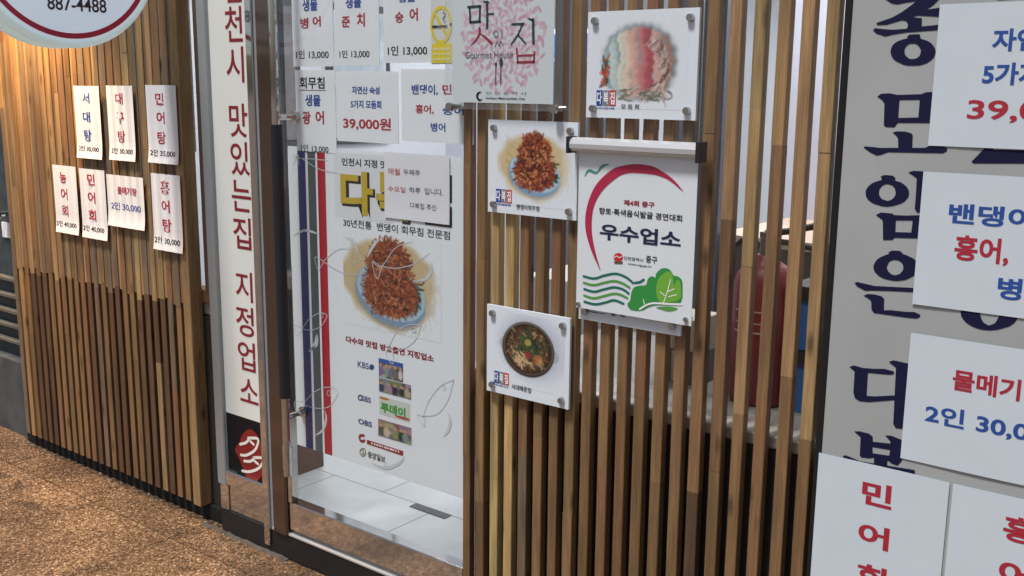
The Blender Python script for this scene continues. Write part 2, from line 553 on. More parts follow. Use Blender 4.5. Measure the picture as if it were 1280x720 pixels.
# ------------------------------------------------------------------ ground
def ground_material():
    m = bpy.data.materials.new('pebble_paving')
    m.use_nodes = True
    nt = m.node_tree
    b = nt.nodes['Principled BSDF']
    b.inputs['Roughness'].default_value = 0.42
    geo = nt.nodes.new('ShaderNodeNewGeometry')
    vo = nt.nodes.new('ShaderNodeTexVoronoi')
    vo.inputs['Scale'].default_value = 155
    vo.inputs['Randomness'].default_value = 1.0
    nt.links.new(geo.outputs['Position'], vo.inputs['Vector'])
    ve = nt.nodes.new('ShaderNodeTexVoronoi')
    ve.feature = 'DISTANCE_TO_EDGE'
    ve.inputs['Scale'].default_value = 155
    nt.links.new(geo.outputs['Position'], ve.inputs['Vector'])
    ramp = nt.nodes.new('ShaderNodeValToRGB')
    cr = ramp.color_ramp
    cr.elements[0].position = 0.0
    cr.elements[0].color = (.065, .032, .015, 1)
    cr.elements[1].position = 1.0
    cr.elements[1].color = (.64, .49, .33, 1)
    for p, c in ((.3, (.17, .092, .048, 1)), (.6, (.285, .16, .086, 1)), (.85, (.40, .25, .14, 1))):
        e = cr.elements.new(p)
        e.color = c
    sep = nt.nodes.new('ShaderNodeSeparateColor')
    nt.links.new(vo.outputs['Color'], sep.inputs['Color'])
    nt.links.new(sep.outputs['Red'], ramp.inputs['Fac'])
    # dirt, large
    nz = nt.nodes.new('ShaderNodeTexNoise')
    nz.inputs['Scale'].default_value = 3.0
    nz.inputs['Detail'].default_value = 5
    nt.links.new(geo.outputs['Position'], nz.inputs['Vector'])
    mr = nt.nodes.new('ShaderNodeMapRange')
    mr.inputs['From Min'].default_value = .3
    mr.inputs['From Max'].default_value = .7
    mr.inputs['To Min'].default_value = .42
    mr.inputs['To Max'].default_value = 1.02
    nt.links.new(nz.outputs['Fac'], mr.inputs['Value'])
    n3 = nt.nodes.new('ShaderNodeTexNoise')          # worn, stained patches
    n3.inputs['Scale'].default_value = 5.5
    n3.inputs['Detail'].default_value = 3
    n3.inputs['Distortion'].default_value = .5
    nt.links.new(geo.outputs['Position'], n3.inputs['Vector'])
    sn = nt.nodes.new('ShaderNodeMapRange')
    sn.inputs['From Min'].default_value = .60
    sn.inputs['From Max'].default_value = .68
    sn.inputs['To Min'].default_value = 1.0
    sn.inputs['To Max'].default_value = .55
    nt.links.new(n3.outputs['Fac'], sn.inputs['Value'])
    # mortar between pebbles
    me_ = nt.nodes.new('ShaderNodeMapRange')
    me_.inputs['From Min'].default_value = 0.02
    me_.inputs['From Max'].default_value = 0.12
    me_.inputs['To Min'].default_value = .45
    me_.inputs['To Max'].default_value = 1.0
    nt.links.new(ve.outputs['Distance'], me_.inputs['Value'])
    # slab joints
    sx = nt.nodes.new('ShaderNodeSeparateXYZ')
    nt.links.new(geo.outputs['Position'], sx.inputs['Vector'])
    def joint(axis, off, pitch, half):
        a = nt.nodes.new('ShaderNodeMath'); a.operation = 'ADD'; a.inputs[1].default_value = off + pitch * 200
        nt.links.new(sx.outputs[axis], a.inputs[0])
        md = nt.nodes.new('ShaderNodeMath'); md.operation = 'PINGPONG'; md.inputs[1].default_value = pitch / 2
        nt.links.new(a.outputs[0], md.inputs[0])
        g = nt.nodes.new('ShaderNodeMapRange')
        g.inputs['From Min'].default_value = half * .6
        g.inputs['From Max'].default_value = half * 1.3
        g.inputs['To Min'].default_value = .5
        nt.links.new(md.outputs[0], g.inputs['Value'])
        return g
    jx, jy = joint('X', 3.2, .6, .005), joint('Y', .158, .6, .005)
    mult = None
    prev = mr.outputs[0]
    st = nt.nodes.new('ShaderNodeMapRange')          # finer, duller border course along the wall
    st.inputs['From Min'].default_value = -.160
    st.inputs['From Max'].default_value = -.154
    st.inputs['To Min'].default_value = 1.0
    st.inputs['To Max'].default_value = .8
    nt.links.new(sx.outputs['Y'], st.inputs['Value'])
    for q in (me_.outputs[0], jx.outputs[0], jy.outputs[0], st.outputs[0], sn.outputs[0]):
        k = nt.nodes.new('ShaderNodeMath'); k.operation = 'MULTIPLY'
        nt.links.new(prev, k.inputs[0]); nt.links.new(q, k.inputs[1])
        prev = k.outputs[0]
    sc = nt.nodes.new('ShaderNodeVectorMath'); sc.operation = 'SCALE'
    nt.links.new(ramp.outputs['Color'], sc.inputs[0])
    nt.links.new(prev, sc.inputs['Scale'])
    nt.links.new(sc.outputs['Vector'], b.inputs['Base Color'])
    bp = nt.nodes.new('ShaderNodeBump')
    bp.inputs['Strength'].default_value = .45
    bp.inputs['Distance'].default_value = .003
    nt.links.new(me_.outputs[0], bp.inputs['Height'])
    nt.links.new(bp.outputs['Normal'], b.inputs['Normal'])
    return m
MATS['ground'] = ground_material()
g = MB()
g.add([(-120, -120, 0), (120, -120, 0), (120, 120, 0), (-120, 120, 0)], [(0, 1, 2, 3)])
tag(g.build('pavement', MATS['ground']), kind='structure')

# ------------------------------------------------------------------ the shop front
shop = thing('shop_building', (-1.8, 2.0, 0), 'ground floor shop front with black stone base, big panes and bright white room inside', 'building')
def part(name, m, fn, parent=shop, whole=False, **k):
    b = MB()
    fn(b)
    if whole:
        return b.build(name, m, parent, **k)
    return b.build_each(name, m, parent, **k)[0]

# black stone base under everything, projecting a little under the door
part('plinth', GRANITE, lambda b: (b.hbar(-3.10, -1.935, 0.0, 0.16, 0.0, 0.095, .005)))
part('foot_course', SHADOWSTONE, lambda b: (b.hbar(-4.62, -3.102, 0.035, 0.16, 0, .062, .004), b.hbar(-1.933, 0.5, 0.035, 0.16, 0, .062, .004)))
part('base_wall', DARKWALL, lambda b: (b.box(-4.62, -3.125, .05, .2, .063, .80), b.box(-1.905, .5, .05, .2, .063, .80)))
part('window_sill', STONE, lambda b: (b.hbar(-1.905, .5, .045, .24, .802, .835, .004), b.hbar(-4.62, -3.125, .06, .24, .802, .85, .004)))
part('header_wall', mat('header_panel', (.2, .2, .2), .5, var=.1), lambda b: b.box(-4.62, .5, .06, .3, 2.32, 3.4))
part('end_wall', INWALL, lambda b: (b.box(-4.62, -4.601, .25, 4.499, .101, 2.419), b.box(.502, .6, .06, 4.6, .1, 2.5)))
part('back_wall', INWALL, lambda b: b.box(-4.62, .5, 4.5, 4.6, .1, 2.5))
part('ceiling', INWALL, lambda b: b.box(-4.62, .5, .31, 4.49, 2.42, 2.5))
# tiled floor
def tile_material():
    m = bpy.data.materials.new('floor_tile')
    m.use_nodes = True
    nt = m.node_tree
    b = nt.nodes['Principled BSDF']
    b.inputs['Roughness'].default_value = .3
    geo = nt.nodes.new('ShaderNodeNewGeometry')
    mp = nt.nodes.new('ShaderNodeMapping')
    mp.inputs['Location'].default_value = (2.735 + .55 * 20, -.211 + .27 * 40, 0)
    br = nt.nodes.new('ShaderNodeTexBrick')
    br.inputs['Scale'].default_value = 1
    br.inputs['Brick Width'].default_value = .55
    br.inputs['Row Height'].default_value = .27
    br.inputs['Mortar Size'].default_value = .0022
    br.inputs['Color1'].default_value = (.62, .65, .66, 1)
    br.inputs['Color2'].default_value = (.58, .61, .63, 1)
    br.inputs['Mortar'].default_value = (.12, .12, .13, 1)
    br.offset = .5
    nt.links.new(geo.outputs['Position'], mp.inputs['Vector'])
    nt.links.new(mp.outputs['Vector'], br.inputs['Vector'])
    nz = nt.nodes.new('ShaderNodeTexNoise')
    nz.inputs['Scale'].default_value = 9
    nz.inputs['Detail'].default_value = 6
    nt.links.new(geo.outputs['Position'], nz.inputs['Vector'])
    mr = nt.nodes.new('ShaderNodeMapRange')
    mr.inputs['To Min'].default_value = .8
    mr.inputs['To Max'].default_value = 1.15
    nt.links.new(nz.outputs['Fac'], mr.inputs['Value'])
    sc = nt.nodes.new('ShaderNodeVectorMath'); sc.operation = 'SCALE'
    nt.links.new(br.outputs['Color'], sc.inputs[0])
    nt.links.new(mr.outputs[0], sc.inputs['Scale'])
    nt.links.new(sc.outputs['Vector'], b.inputs['Base Color'])
    return m
MATS['tile'] = tile_material()
part('tiled_floor', MATS['tile'], lambda b: b.box(-4.62, .5, .165, 4.49, .05, .1))
part('floor_drain', mat('drain_grate', (.11, .11, .12), .5, .5, var=.4, scale=120), lambda b: b.box(-2.557, -2.379, .44, .48, .1005, .103))
part('side_partition', mat('brown_partition', srgb(88, 62, 52), .5, var=.12, scale=9, stretch=(1, 1, 6)), lambda b: b.box(-3.16, -3.12, .21, .52, .1005, .95))
def fillet(b):
    xs2 = np.linspace(-3.215, -2.72, 26)
    vs, fs = [], []
    for x in xs2:
        d, h = random.uniform(.012, .03), random.uniform(.004, .010)
        vs += [(x, .001, h), (x, -d * .5, h * .7), (x, -d, -.002)]
    for k in range(len(xs2) - 1):
        for j in (0, 1):
            a = k * 3 + j
            fs.append((a, a + 1, a + 4, a + 3))
    b.add(vs, fs)
part('mortar_fillet', mat('grey_mortar', (.055, .05, .045), .9, var=.4, scale=30, bump=.5), fillet)
# panes of the windows
part('window_pane', GLASS, lambda b: b.box(-4.60, -3.14, .115, .123, .852, 2.31))
part('window_pane', GLASS, lambda b: b.box(-1.90, .48, .115, .123, .837, 2.31))
part('window_frame', ALU, lambda b: (b.box(-4.62, .5, .10, .14, 2.30, 2.318), b.box(-1.9055, -1.88, .07, .14, .837, 2.29), b.box(-4.618, -4.60, .1, .14, .852, 2.29)))
part('window_rail', mat('oak_rail', srgb(122, 92, 60), .5, var=.2, scale=25, stretch=(.3, 4, 4)), lambda b: (b.hbar(-4.55, -3.128, .045, .1, .852, .9, .002),))
part('jamb', mat('brown_jamb', srgb(92, 74, 64), .4, .2, var=.15, scale=20, stretch=(5, 5, .4)), lambda b: b.bar(-3.165, -3.112, .02, .14, .9, 2.318, .002))

# narrow fixed light with the tall sign, left of the door
part('pilaster', ALU, lambda b: (b.bar(-3.11, -3.058, -.005, .05, .195, 2.318, .004), b.bar(-2.838, -2.79, .001, .035, .005, 2.318, .003)))
part('fixed_pane', GLASS, lambda b: b.box(-3.056, -2.843, .012, .018, .255, 2.318))
part('pane_rail', STEEL, lambda b: (b.hbar(-3.057, -2.84, -.004, .05, .196, .252, .004), b.bar(-3.1, -3.055, -.002, .13, .097, .194, .003)))
part('kick_panel', STEEL, lambda b: b.box(-3.053, -2.84, .006, .13, .097, .194))
part('steel_post', mat('bronze_mirror', srgb(112, 96, 86), .14, .85, var=.08, scale=20, stretch=(6, 6, .4)), lambda b: (b.bar(-2.788, -2.712, -.012, .032, .098, 2.318, .006)))
part('corner_strip', STEEL, lambda b: b.bar(-2.842, -2.812, -.008, -.0005, .03, 2.318, .001))

# the glass door: pane, rails, long pull handle
door = part('door', GLASS, lambda b: b.box(-2.688, -1.915, .0002, .0052, .222, 2.24))
part('bottom_rail', STEEL, lambda b: (b.hbar(-2.709, -1.912, .0, .045, .118, .221, .003)), door)
part('threshold', mat('satin_steel', (.72, .71, .69), .42, .6), lambda b: (b.hbar(-2.80, -1.936, -.004, .03, .0955, .104, .001), b.hbar(-2.80, -1.936, .035, .045, .0955, .112, .001)))
part('top_rail', STEEL, lambda b: b.hbar(-2.709, -1.912, .0, .045, 2.241, 2.315, .003), door)
part('door_stile', STEEL, lambda b: b.bar(-2.709, -2.690, -.004, .03, .2225, 2.2395, .003), door)
hx, hy = -2.622, -.072
part('handle', STEEL, lambda b: (b.cyl((hx, hy, .36), (hx, hy, 2.12), .013, 20),
      b.cyl((hx, hy, 1.545), (hx, .012, 1.545), .010, 12), b.cyl((hx, hy, .565), (hx, .012, .565), .010, 12),
      b.cyl((hx, -.004, 1.545), (hx, .0115, 1.545), .019, 16), b.cyl((hx, -.004, .565), (hx, .0115, .565), .019, 16)), door, whole=True)
part('hand_grip', RUBBER, lambda b: b.cyl((hx, hy, .632), (hx, hy, 1.522), .0195, 20), door)
part('hinge', STEEL, lambda b: (b.bar(-2.716, -2.672, -.018, -.004, .345, .43, .003)), door)

# ceiling lights of the room (lit in the photo)
lit = mat('lit_panel', (1.0, .98, .95), .5, emit=3.0)
for lx, ly in ((-3.7, 1.2), (-2.4, 1.1), (-1.1, 1.1), (-3.7, 3.0), (-2.4, 3.0), (-1.1, 3.0)):
    part('ceiling_light', lit, lambda b: b.box(lx - .3, lx + .3, ly - .3, ly + .3, 2.40, 2.418))
    ld = bpy.data.lights.new('room_light', 'AREA')
    ld.shape = 'SQUARE'
    ld.size = .6
    ld.energy = 12
    ld.color = (.95, .97, 1.0)
    lo = bpy.data.objects.new('room_light', ld)
    lo.location = (lx, ly, 2.39)
    COL.objects.link(lo)
# columns and panels inside
part('column', LAV, lambda b: (b.box(-1.62, -1.34, 1.5, 1.8, .1, 2.418), b.box(-3.95, -3.7, 2.2, 2.45, .1, 2.418)))
part('interior_post', mat('dark_post', (.10, .11, .14), .5), lambda b: (b.box(-1.66, -1.58, .9, .96, .1, 2.418), b.box(-3.05, -2.99, 2.0, 2.06, .1, 2.418), b.box(-2.72, -2.6, 2.6, 2.66, .1, 2.418)))

# ------------------------------------------------------------------ neighbour on the left
nb = thing('neighbouring_house', (-5.6, 1.0, 0), 'dark blue-grey wall with horizontal boards beside the left wooden screen', 'building')
TEAL = mat('dark_teal_wall', (.035, .05, .058), .6, var=.3, scale=14)
part('wall', TEAL, lambda b: b.box(-8, -4.622, .12, 2.2, 0, 4.0), nb)
part('siding', mat('weathered_siding', (.11, .10, .08), .7, var=.3, scale=18, stretch=(.3, 3, 3)), lambda b: [b.hbar(-8, -4.625, .085, .118, z, z + .018, .003) for z in (.43, .505, .575, .65, .73)], nb)
part('base', mat('neighbour_base', (.06, .065, .07), .7, var=.3, scale=10), lambda b: b.box(-8, -4.623, .06, .119, 0, .36), nb)
part('door_knob', STEEL, lambda b: (b.cyl((-4.80, .118, 1.045), (-4.80, .06, 1.045), .012, 12), b.cyl((-4.80, .075, 1.045), (-4.80, .04, 1.045), .024, 16)), nb, whole=True)
nl = part('notice_plate', CARD, lambda b: b.box(-4.86, -4.76, .112, .1185, .93, 1.0), nb)

# ------------------------------------------------------------------ wooden slat screens
W_MID, W_DARK, W_TAN, W_YEL, W_RED, W_GREY = (.215, .124, .055), (.11, .06, .03), (.32, .205, .092), (.44, .305, .125), (.195, .102, .046), (.175, .12, .072)
def vary(c, a=.12):
    k = random.uniform(1 - a, 1 + a)
    return tuple(v * k * random.uniform(.95, 1.05) for v in c)
def slat_mesh(xs, w, d, z0, z1, palette, fixed=None, y0=0.0, upper=None, zsplit=.84):
    b = MB()
    for i, x in enumerate(xs):
        zs = [z0]
        while zs[-1] < z1 - .35:
            zs.append(min(zs[-1] + random.uniform(.35, 1.0), z1))
        zs[-1] = z1
        if upper: zs = [z for z in zs if abs(z - zsplit) > .12 or z in (z0, z1)] + [zsplit + random.uniform(-.02, .02)]; zs.sort()
        lean = random.uniform(-.0018, .0018)
        base = None
        ww = w[i] if isinstance(w, (list, tuple)) else w
        for k in range(len(zs) - 1):
            c = random.choice(upper if upper and zs[k] > zsplit - .05 else palette)
            if upper and base and zs[k] > zsplit - .05 and base not in upper: base = None
            if fixed and i in fixed:
                c = fixed[i][min(k, len(fixed[i]) - 1)]
            elif random.random() < .55 and base:
                c = base
            base = c
            j = random.uniform(-.0007, .0007)
            dy = random.uniform(0, .0015)
            n0 = len(b.v)
            b.bar(x + j, x + ww + j, y0 + dy, y0 + d, zs[k], zs[k + 1] - (.0004 if k < len(zs) - 2 else 0), .0016, vary(c))
            b.v[n0:] = [(p[0] + lean * (p[2] - 1.1), p[1], p[2]) for p in b.v[n0:]]
    return b

# left screen
ls = thing('slat_screen', (-3.9, .02, .066), 'left wooden slat screen, wider one with seven menu slips taped on it', 'screen', 'slat screens over the shop windows')
n_left = 25
xs = [-4.555 + i * (4.555 - 3.275) / n_left for i in range(n_left)]
slat_mesh(xs, .032, .032, .068, 2.3, [W_MID, W_MID, W_RED, W_DARK, W_TAN, W_GREY], upper=[W_MID, W_TAN, W_TAN, W_GREY, W_GREY, W_RED]).build('slats', MATS['wood'], ls, attr='tint')
fbm = MB()
for x in xs:
    z0 = .845 + random.uniform(-.012, .012)
    for za, zb in ((z0, z0 + .75), (z0 + .75, 2.29)):
        fbm.box(x + .0345, x + .0490, .0035, .030, za, zb - .0004, vary(random.choice([W_MID, W_MID, W_GREY, W_TAN])))
fbm.build('filler_strips', MATS['wood'], ls, attr='tint')
eb = MB(); eb.bar(-3.272, -3.226, -.003, .05, .064, 1.1, .002, W_TAN); eb.bar(-3.272, -3.2265, -.003, .05, 1.1004, 2.3, .002, vary(W_TAN, .1))
eb.build('end_post', MATS['wood'], ls, attr='tint')
rb = MB(); [rb.hbar(-4.55, -3.275, .0325, .049, z, z + .05, .002, W_DARK) for z in (.2, .78, 2.2)]
rb.build_each('rail', MATS['wood'], ls, attr='tint')

# right screen
rs = thing('slat_screen', (-1.38, .02, 0), 'right wooden slat screen with food picture panels mounted on it', 'screen', 'slat screens over the shop windows')
XS = [-1.911, -1.861, -1.808, -1.757, -1.707, -1.654, -1.601, -1.549, -1.494, -1.44, -1.386, -1.333, -1.277, -1.223, -1.171, -1.114, -1.057, -1.000, -.944, -.889]
WS = [.027, .030, .029, .030, .030, .030, .029, .031, .030, .030, .029, .031, .030, .030, .031, .0295, .0285, .0285, .029, .029]
fx = {2: [W_YEL], 3: [W_YEL], 0: [W_MID], 1: [W_RED, W_MID], 4: [W_GREY, W_MID], 15: [W_MID, W_MID, W_TAN], 16: [W_MID, W_TAN, W_TAN], 17: [W_MID, W_MID, W_TAN], 18: [W_MID, W_TAN, W_YEL], 19: [W_MID, W_TAN, W_TAN], 14: [W_DARK, W_MID], 9: [W_RED, W_MID], 11: [W_MID, W_RED]}
slat_mesh(XS, WS, .027, .07, 2.3, [W_MID, W_MID, W_MID, W_TAN, W_RED, W_GREY, W_RED], fx).build('slats', MATS['wood'], rs, attr='tint')
rb = MB(); [rb.hbar(-1.90, -.86, .0305, .044, z, z + .05, .002, W_DARK) for z in (.09, 2.2)]
rb.build_each('rail', MATS['wood'], rs, attr='tint')

# ------------------------------------------------------------------ paper helpers
def wavy(x0, z0, amp, pitch, curl=0.0, ph=0.0, zt=None):
    def fn(x, z):
        d = amp * np.sin((x - x0) * 2 * math.pi / pitch + ph + (z - z0) * 2.0)
        if curl:
            d = d - curl * np.clip(1 - (z - z0) / .07, 0, 1) ** 2
        return d
    return fn
def sheet(name, box, y, material, parent=None, bend=None, nx=1, nz=1, t=.0006):
    x0, x1, z0, z1 = box
    b = MB()
    if nx == 1:
        b.box(x0, x1, y, y + t, z0, z1)
    else:
        X, Z = np.linspace(x0, x1, nx + 1), np.linspace(z0, z1, nz + 1)
        vs, fs = [], []
        for yy in (y, y + t):
            for z in Z:
                for x in X:
                    vs.append((x, yy, z))
        n1 = (nx + 1) * (nz + 1)
        for j in range(nz):
            for i in range(nx):
                a = j * (nx + 1) + i
                fs.append((a, a + 1, a + nx + 2, a + nx + 1))
                a += n1
                fs.append((a, a + nx + 1, a + nx + 2, a + 1))
        b.add(vs, fs)
    return b.build(name, material, parent, smooth=False, bend=bend)

def lettered(parent, items, y, bend=None, name='lettering'):
    """items: (text, box, ink, weight); one mesh per line or character"""
    for body, box, ink, bold in items:
        b = MB()
        write(b, body, box, y, bold)
        b.build(name, ink, parent, bend=bend)

# seven slips on the left screen
G1 = 'menu slips on the left screen'
def slip(box, label, items, ph):
    x0, x1, z0, z1 = box
    bend = wavy(x0, z0, .0011, .051, .006, ph)
    p = sheet('menu_slip', box, -.010, PAPER, None, bend, 16, 16)
    tag(p, label, 'menu slip', G1)
    lettered(p, items, -.0107, bend)
slip((-3.922, -3.738, 1.352, 1.631), 'white slip with three blue handwritten-style characters, first in the upper row', [
    ('서', (-3.862, -3.81, 1.565, 1.604), BLUE, .02), ('대', (-3.866, -3.813, 1.493, 1.533), BLUE, .02), ('탕', (-3.865, -3.812, 1.418, 1.464), BLUE, .02), ('2인 30,000', (-3.909, -3.763, 1.378, 1.401), BLACK, .015)], 0)
slip((-3.689, -3.510, 1.356, 1.634), 'white slip with three red characters priced 30,000, middle of the upper row', [
    ('대', (-3.628, -3.579, 1.565, 1.607), RED, .02), ('구', (-3.627, -3.578, 1.494, 1.536), RED, .02), ('탕', (-3.626, -3.577, 1.423, 1.468), RED, .02), ('2인 30,000', (-3.673, -3.529, 1.3795, 1.4035), BLACK, .015)], 1)
slip((-3.428, -3.240, 1.359, 1.638), 'white slip with three red characters priced 35,000, right end of the upper row', [
    ('민', (-3.366, -3.317, 1.569, 1.611), RED, .02), ('어', (-3.364, -3.315, 1.501, 1.544), RED, .02), ('탕', (-3.365, -3.315, 1.428, 1.474), RED, .02), ('2인 35,000', (-3.413, -3.258, 1.3825, 1.4085), BLACK, .015)], 2)
slip((-4.126, -3.948, 1.037, 1.313), 'white slip priced 40,000, leftmost of the lower row', [
    ('농', (-4.073, -4.023, 1.242, 1.287), RED, .02), ('어', (-4.073, -4.023, 1.174, 1.221), RED, .02), ('회', (-4.076, -4.026, 1.105, 1.152), RED, .02), ('2인 40,000', (-4.12, -3.966, 1.061, 1.086), BLACK, .015)], 3)
slip((-3.920, -3.740, 1.035, 1.31), 'white slip priced 40,000, second in the lower row', [
    ('민', (-3.863, -3.81, 1.248, 1.292), RED, .02), ('어', (-3.867, -3.813, 1.176, 1.221), RED, .02), ('회', (-3.87, -3.816, 1.104, 1.15), RED, .02), ('2인 40,000', (-3.915, -3.761, 1.06, 1.086), BLACK, .015)], 4)
slip((-3.724, -3.475, 1.1, 1.298), 'squarish white slip with blue price 30,000 between taller slips in the lower row', [
    ('물메기탕', (-3.654, -3.521, 1.226, 1.256), RED, .03), ('2인 30,000', (-3.703, -3.501, 1.1635, 1.1945), BLUE, .012)], 5)
slip((-3.424, -3.241, 1.038, 1.32), 'white slip with three red characters priced 30,000, right end of the lower row', [
    ('홍', (-3.366, -3.31, 1.247, 1.297), RED, .02), ('어', (-3.365, -3.314, 1.179, 1.226), RED, .02), ('탕', (-3.365, -3.309, 1.107, 1.157), RED, .02), ('2인 30,000', (-3.419, -3.259, 1.0605, 1.0885), BLACK, .015)], 6)

# ------------------------------------------------------------------ round blade sign
SX, SY, SZ, SR = -3.2, -.405, 2.079, .327
bs = thing('round_sign', (SX - .06, SY, SZ - SR), 'round white projecting sign with red ring and phone number 887-4488', 'sign')
SIGNW = mat('sign_white', (.74, .85, .97), .35, emit=.28)
def disc(b, xa, xb, r, n=72, ch=.012):
    prof = [(xa, r - ch), (xa + ch, r), (xb - ch, r), (xb, r - ch)]
    vs, fs = [], []
    for x, rr in prof:
        for i in range(n):
            t = 2 * math.pi * i / n
            vs.append((x, SY + rr * math.cos(t), SZ + rr * math.sin(t)))
    for k in range(3):
        for i in range(n):
            j = (i + 1) % n
            fs.append((k * n + i, k * n + j, (k + 1) * n + j, (k + 1) * n + i))
    fs += [tuple(range(n - 1, -1, -1)), tuple(range(3 * n, 4 * n))]
    b.add(vs, fs)
body = part('sign_body', mat('sign_rim', (.72, .90, .92), .3, emit=.22), lambda b: (disc(b, SX - .045, SX, SR), disc(b, SX - .125, SX - .075, SR)), bs)
part('sign_core', mat('sign_core_grey', (.16, .18, .2), .5), lambda b: disc(b, SX - .0745, SX - .0455, SR - .02), bs)
def ring(b, r0, r1, x, n=96):
    vs, fs = [], []
    for r in (r0, r1):
        for i in range(n):
            t = 2 * math.pi * i / n
            vs.append((x, SY + r * math.cos(t), SZ + r * math.sin(t)))
    fs = [(i, i + n, (i + 1) % n + n, (i + 1) % n) for i in range(n)]
    b.add(vs, [tuple(reversed(f)) if False else f for f in fs])
part('sign_face', SIGNW, lambda b: disc(b, SX + .0005, SX + .003, SR - .022, ch=.001), bs)
part('red_ring', mat('crimson_ring', srgb(190, 22, 62), .4), lambda b: ring(b, .281, .298, SX + .004), bs)
fb = MB()
V, F = glyphs('887-4488', .015)
mn, mx_ = V.min(0), V.max(0)
fb.add([(SX + .0045, -.481 + (v[0] - mn[0]) / (mx_[0] - mn[0]) * .199, 1.866 + (v[1] - mn[1]) / (mx_[1] - mn[1]) * .043) for v in V], F)
fb.build('lettering', mat('sign_maroon', srgb(70, 28, 40), .5), bs)
part('bracket', STEEL, lambda b: (b.cyl((SX - .06, SY + SR - .03, SZ), (SX - .06, .06, SZ), .014), b.box(SX - .11, SX - .01, .0385, .048, SZ - .06, SZ + .06)), bs, whole=True)

# ------------------------------------------------------------------ tall vertical sign in the fixed light
vs_ = thing('vertical_sign', (-2.945, .008, .255), 'tall narrow white sign with vertical red writing and black emblem foot', 'sign')
SIGNY = .006
SIGNRED = mat('sign_red', srgb(128, 24, 36), .6)
part('sign_panel', mat('ivory_film', (.72, .74, .70), .5, var=.02, scale=4), lambda b: b.box(-3.053, -2.843, SIGNY, SIGNY + .0045, .4745, 2.30), vs_)
part('sign_foot', mat('black_vinyl', (.008, .008, .009), .6, spec=.15), lambda b: b.box(-3.053, -2.843, SIGNY, SIGNY + .0045, .256, .474), vs_)
b = MB()
for ch, bx in (('인', (-2.961, -2.869, 1.908, 2.019)), ('천', (-2.964, -2.872, 1.782, 1.896)), ('시', (-2.966, -2.872, 1.65, 1.767)), ('맛', (-2.962, -2.864, 1.469, 1.581)), ('있', (-2.963, -2.862, 1.341, 1.454)), ('는', (-2.966, -2.861, 1.217, 1.324)),
               ('집', (-2.966, -2.869, 1.087, 1.197)), ('지', (-2.965, -2.872, 0.903, 1.009)), ('정', (-2.971, -2.873, 0.778, 0.885)), ('업', (-2.968, -2.872, 0.653, 0.759)), ('소', (-2.965, -2.863, 0.536, 0.624))):
    b = MB(); write(b, ch, bx, SIGNY - .001, .009); b.build('lettering', SIGNRED, vs_)
b = MB()
b.poly(closed_smooth([(-2.921,0.438), (-2.887,0.431), (-2.87,0.416), (-2.845,0.361), (-2.84,0.325), (-2.845,0.294), (-2.893,0.247), (-2.925,0.232), (-2.946,0.246), (-2.987,0.313), (-3.009,0.337), (-2.997,0.359), (-2.978,0.377), (-2.965,0.406)], 3), SIGNY - .001)
b.build('emblem', mat('emblem_red', srgb(128, 22, 26), .5), vs_)
b = MB()
wst = .0105
for pth in ([(-2.974,0.329), (-2.941,0.336), (-2.895,0.364), (-2.874,0.395), (-2.876,0.413), (-2.928,0.403)], [(-2.919,0.405), (-2.942,0.383), (-2.976,0.369)], [(-2.915,0.393), (-2.898,0.386)],
            [(-2.97,0.269), (-2.927,0.277), (-2.877,0.301), (-2.851,0.331), (-2.857,0.345), (-2.901,0.336)], [(-2.897,0.335), (-2.92,0.318), (-2.956,0.31)], [(-2.897,0.324), (-2.878,0.318)]):
    b.stroke(smooth_path(pth, 4), wst, SIGNY - .002)
b.build('emblem_character', mat('emblem_white', (.78, .76, .70), .5), vs_)

# ------------------------------------------------------------------ papers on the door glass
G2 = 'menu cards on the glass door'
DY = .0095
def card(box, label, items, cat='menu card', group=G2, y=DY, extra=None, m=None):
    bend = wavy(box[0], box[2], .0006, .3, 0, box[0])
    p = sheet('menu_card', box, y, m or CARD, None, bend, 8, 8, .0012)
    tag(p, label, cat, group)
    lettered(p, items, y - .0005, bend)
    return p
card((-2.627, -2.440, 1.701, 2.02), 'white card priced 13,000, leftmost of the upper row on the glass door', [
    ('회무침', (-2.61, -2.46, 1.945, 2.0), BLACK, .02), ('생물', (-2.577, -2.507, 1.868, 1.904), BLUE, .03), ('병', (-2.588, -2.55, 1.816, 1.849), RED, .03), ('어', (-2.531, -2.494, 1.82, 1.852), RED, .03), ('1인 13,000', (-2.613, -2.462, 1.723, 1.75), BLACK, .015)])
card((-2.432, -2.243, 1.703, 2.02), 'white card priced 13,000, second in the upper row on the glass door', [
    ('회무침', (-2.415, -2.27, 1.945, 2.0), BLACK, .02), ('생물', (-2.382, -2.315, 1.87, 1.9), BLUE, .03), ('준', (-2.4, -2.364, 1.815, 1.847), RED, .03), ('치', (-2.335, -2.301, 1.815, 1.855), RED, .03), ('1인 13,000', (-2.413, -2.284, 1.724, 1.749), BLACK, .015)])
card((-2.223, -2.037, 1.71, 2.02), 'white card priced 13,000 with larger digits, beside the yellow no smoking sticker', [
    ('회무침', (-2.2, -2.06, 1.945, 2.0), BLACK, .02), ('생물', (-2.165, -2.095, 1.878, 1.897), BLUE, .03), ('숭', (-2.176, -2.143, 1.822, 1.853), RED, .03), ('어', (-2.119, -2.087, 1.825, 1.861), RED, .03), ('1인 13,000', (-2.207, -2.052, 1.729, 1.758), BLACK, .018)])
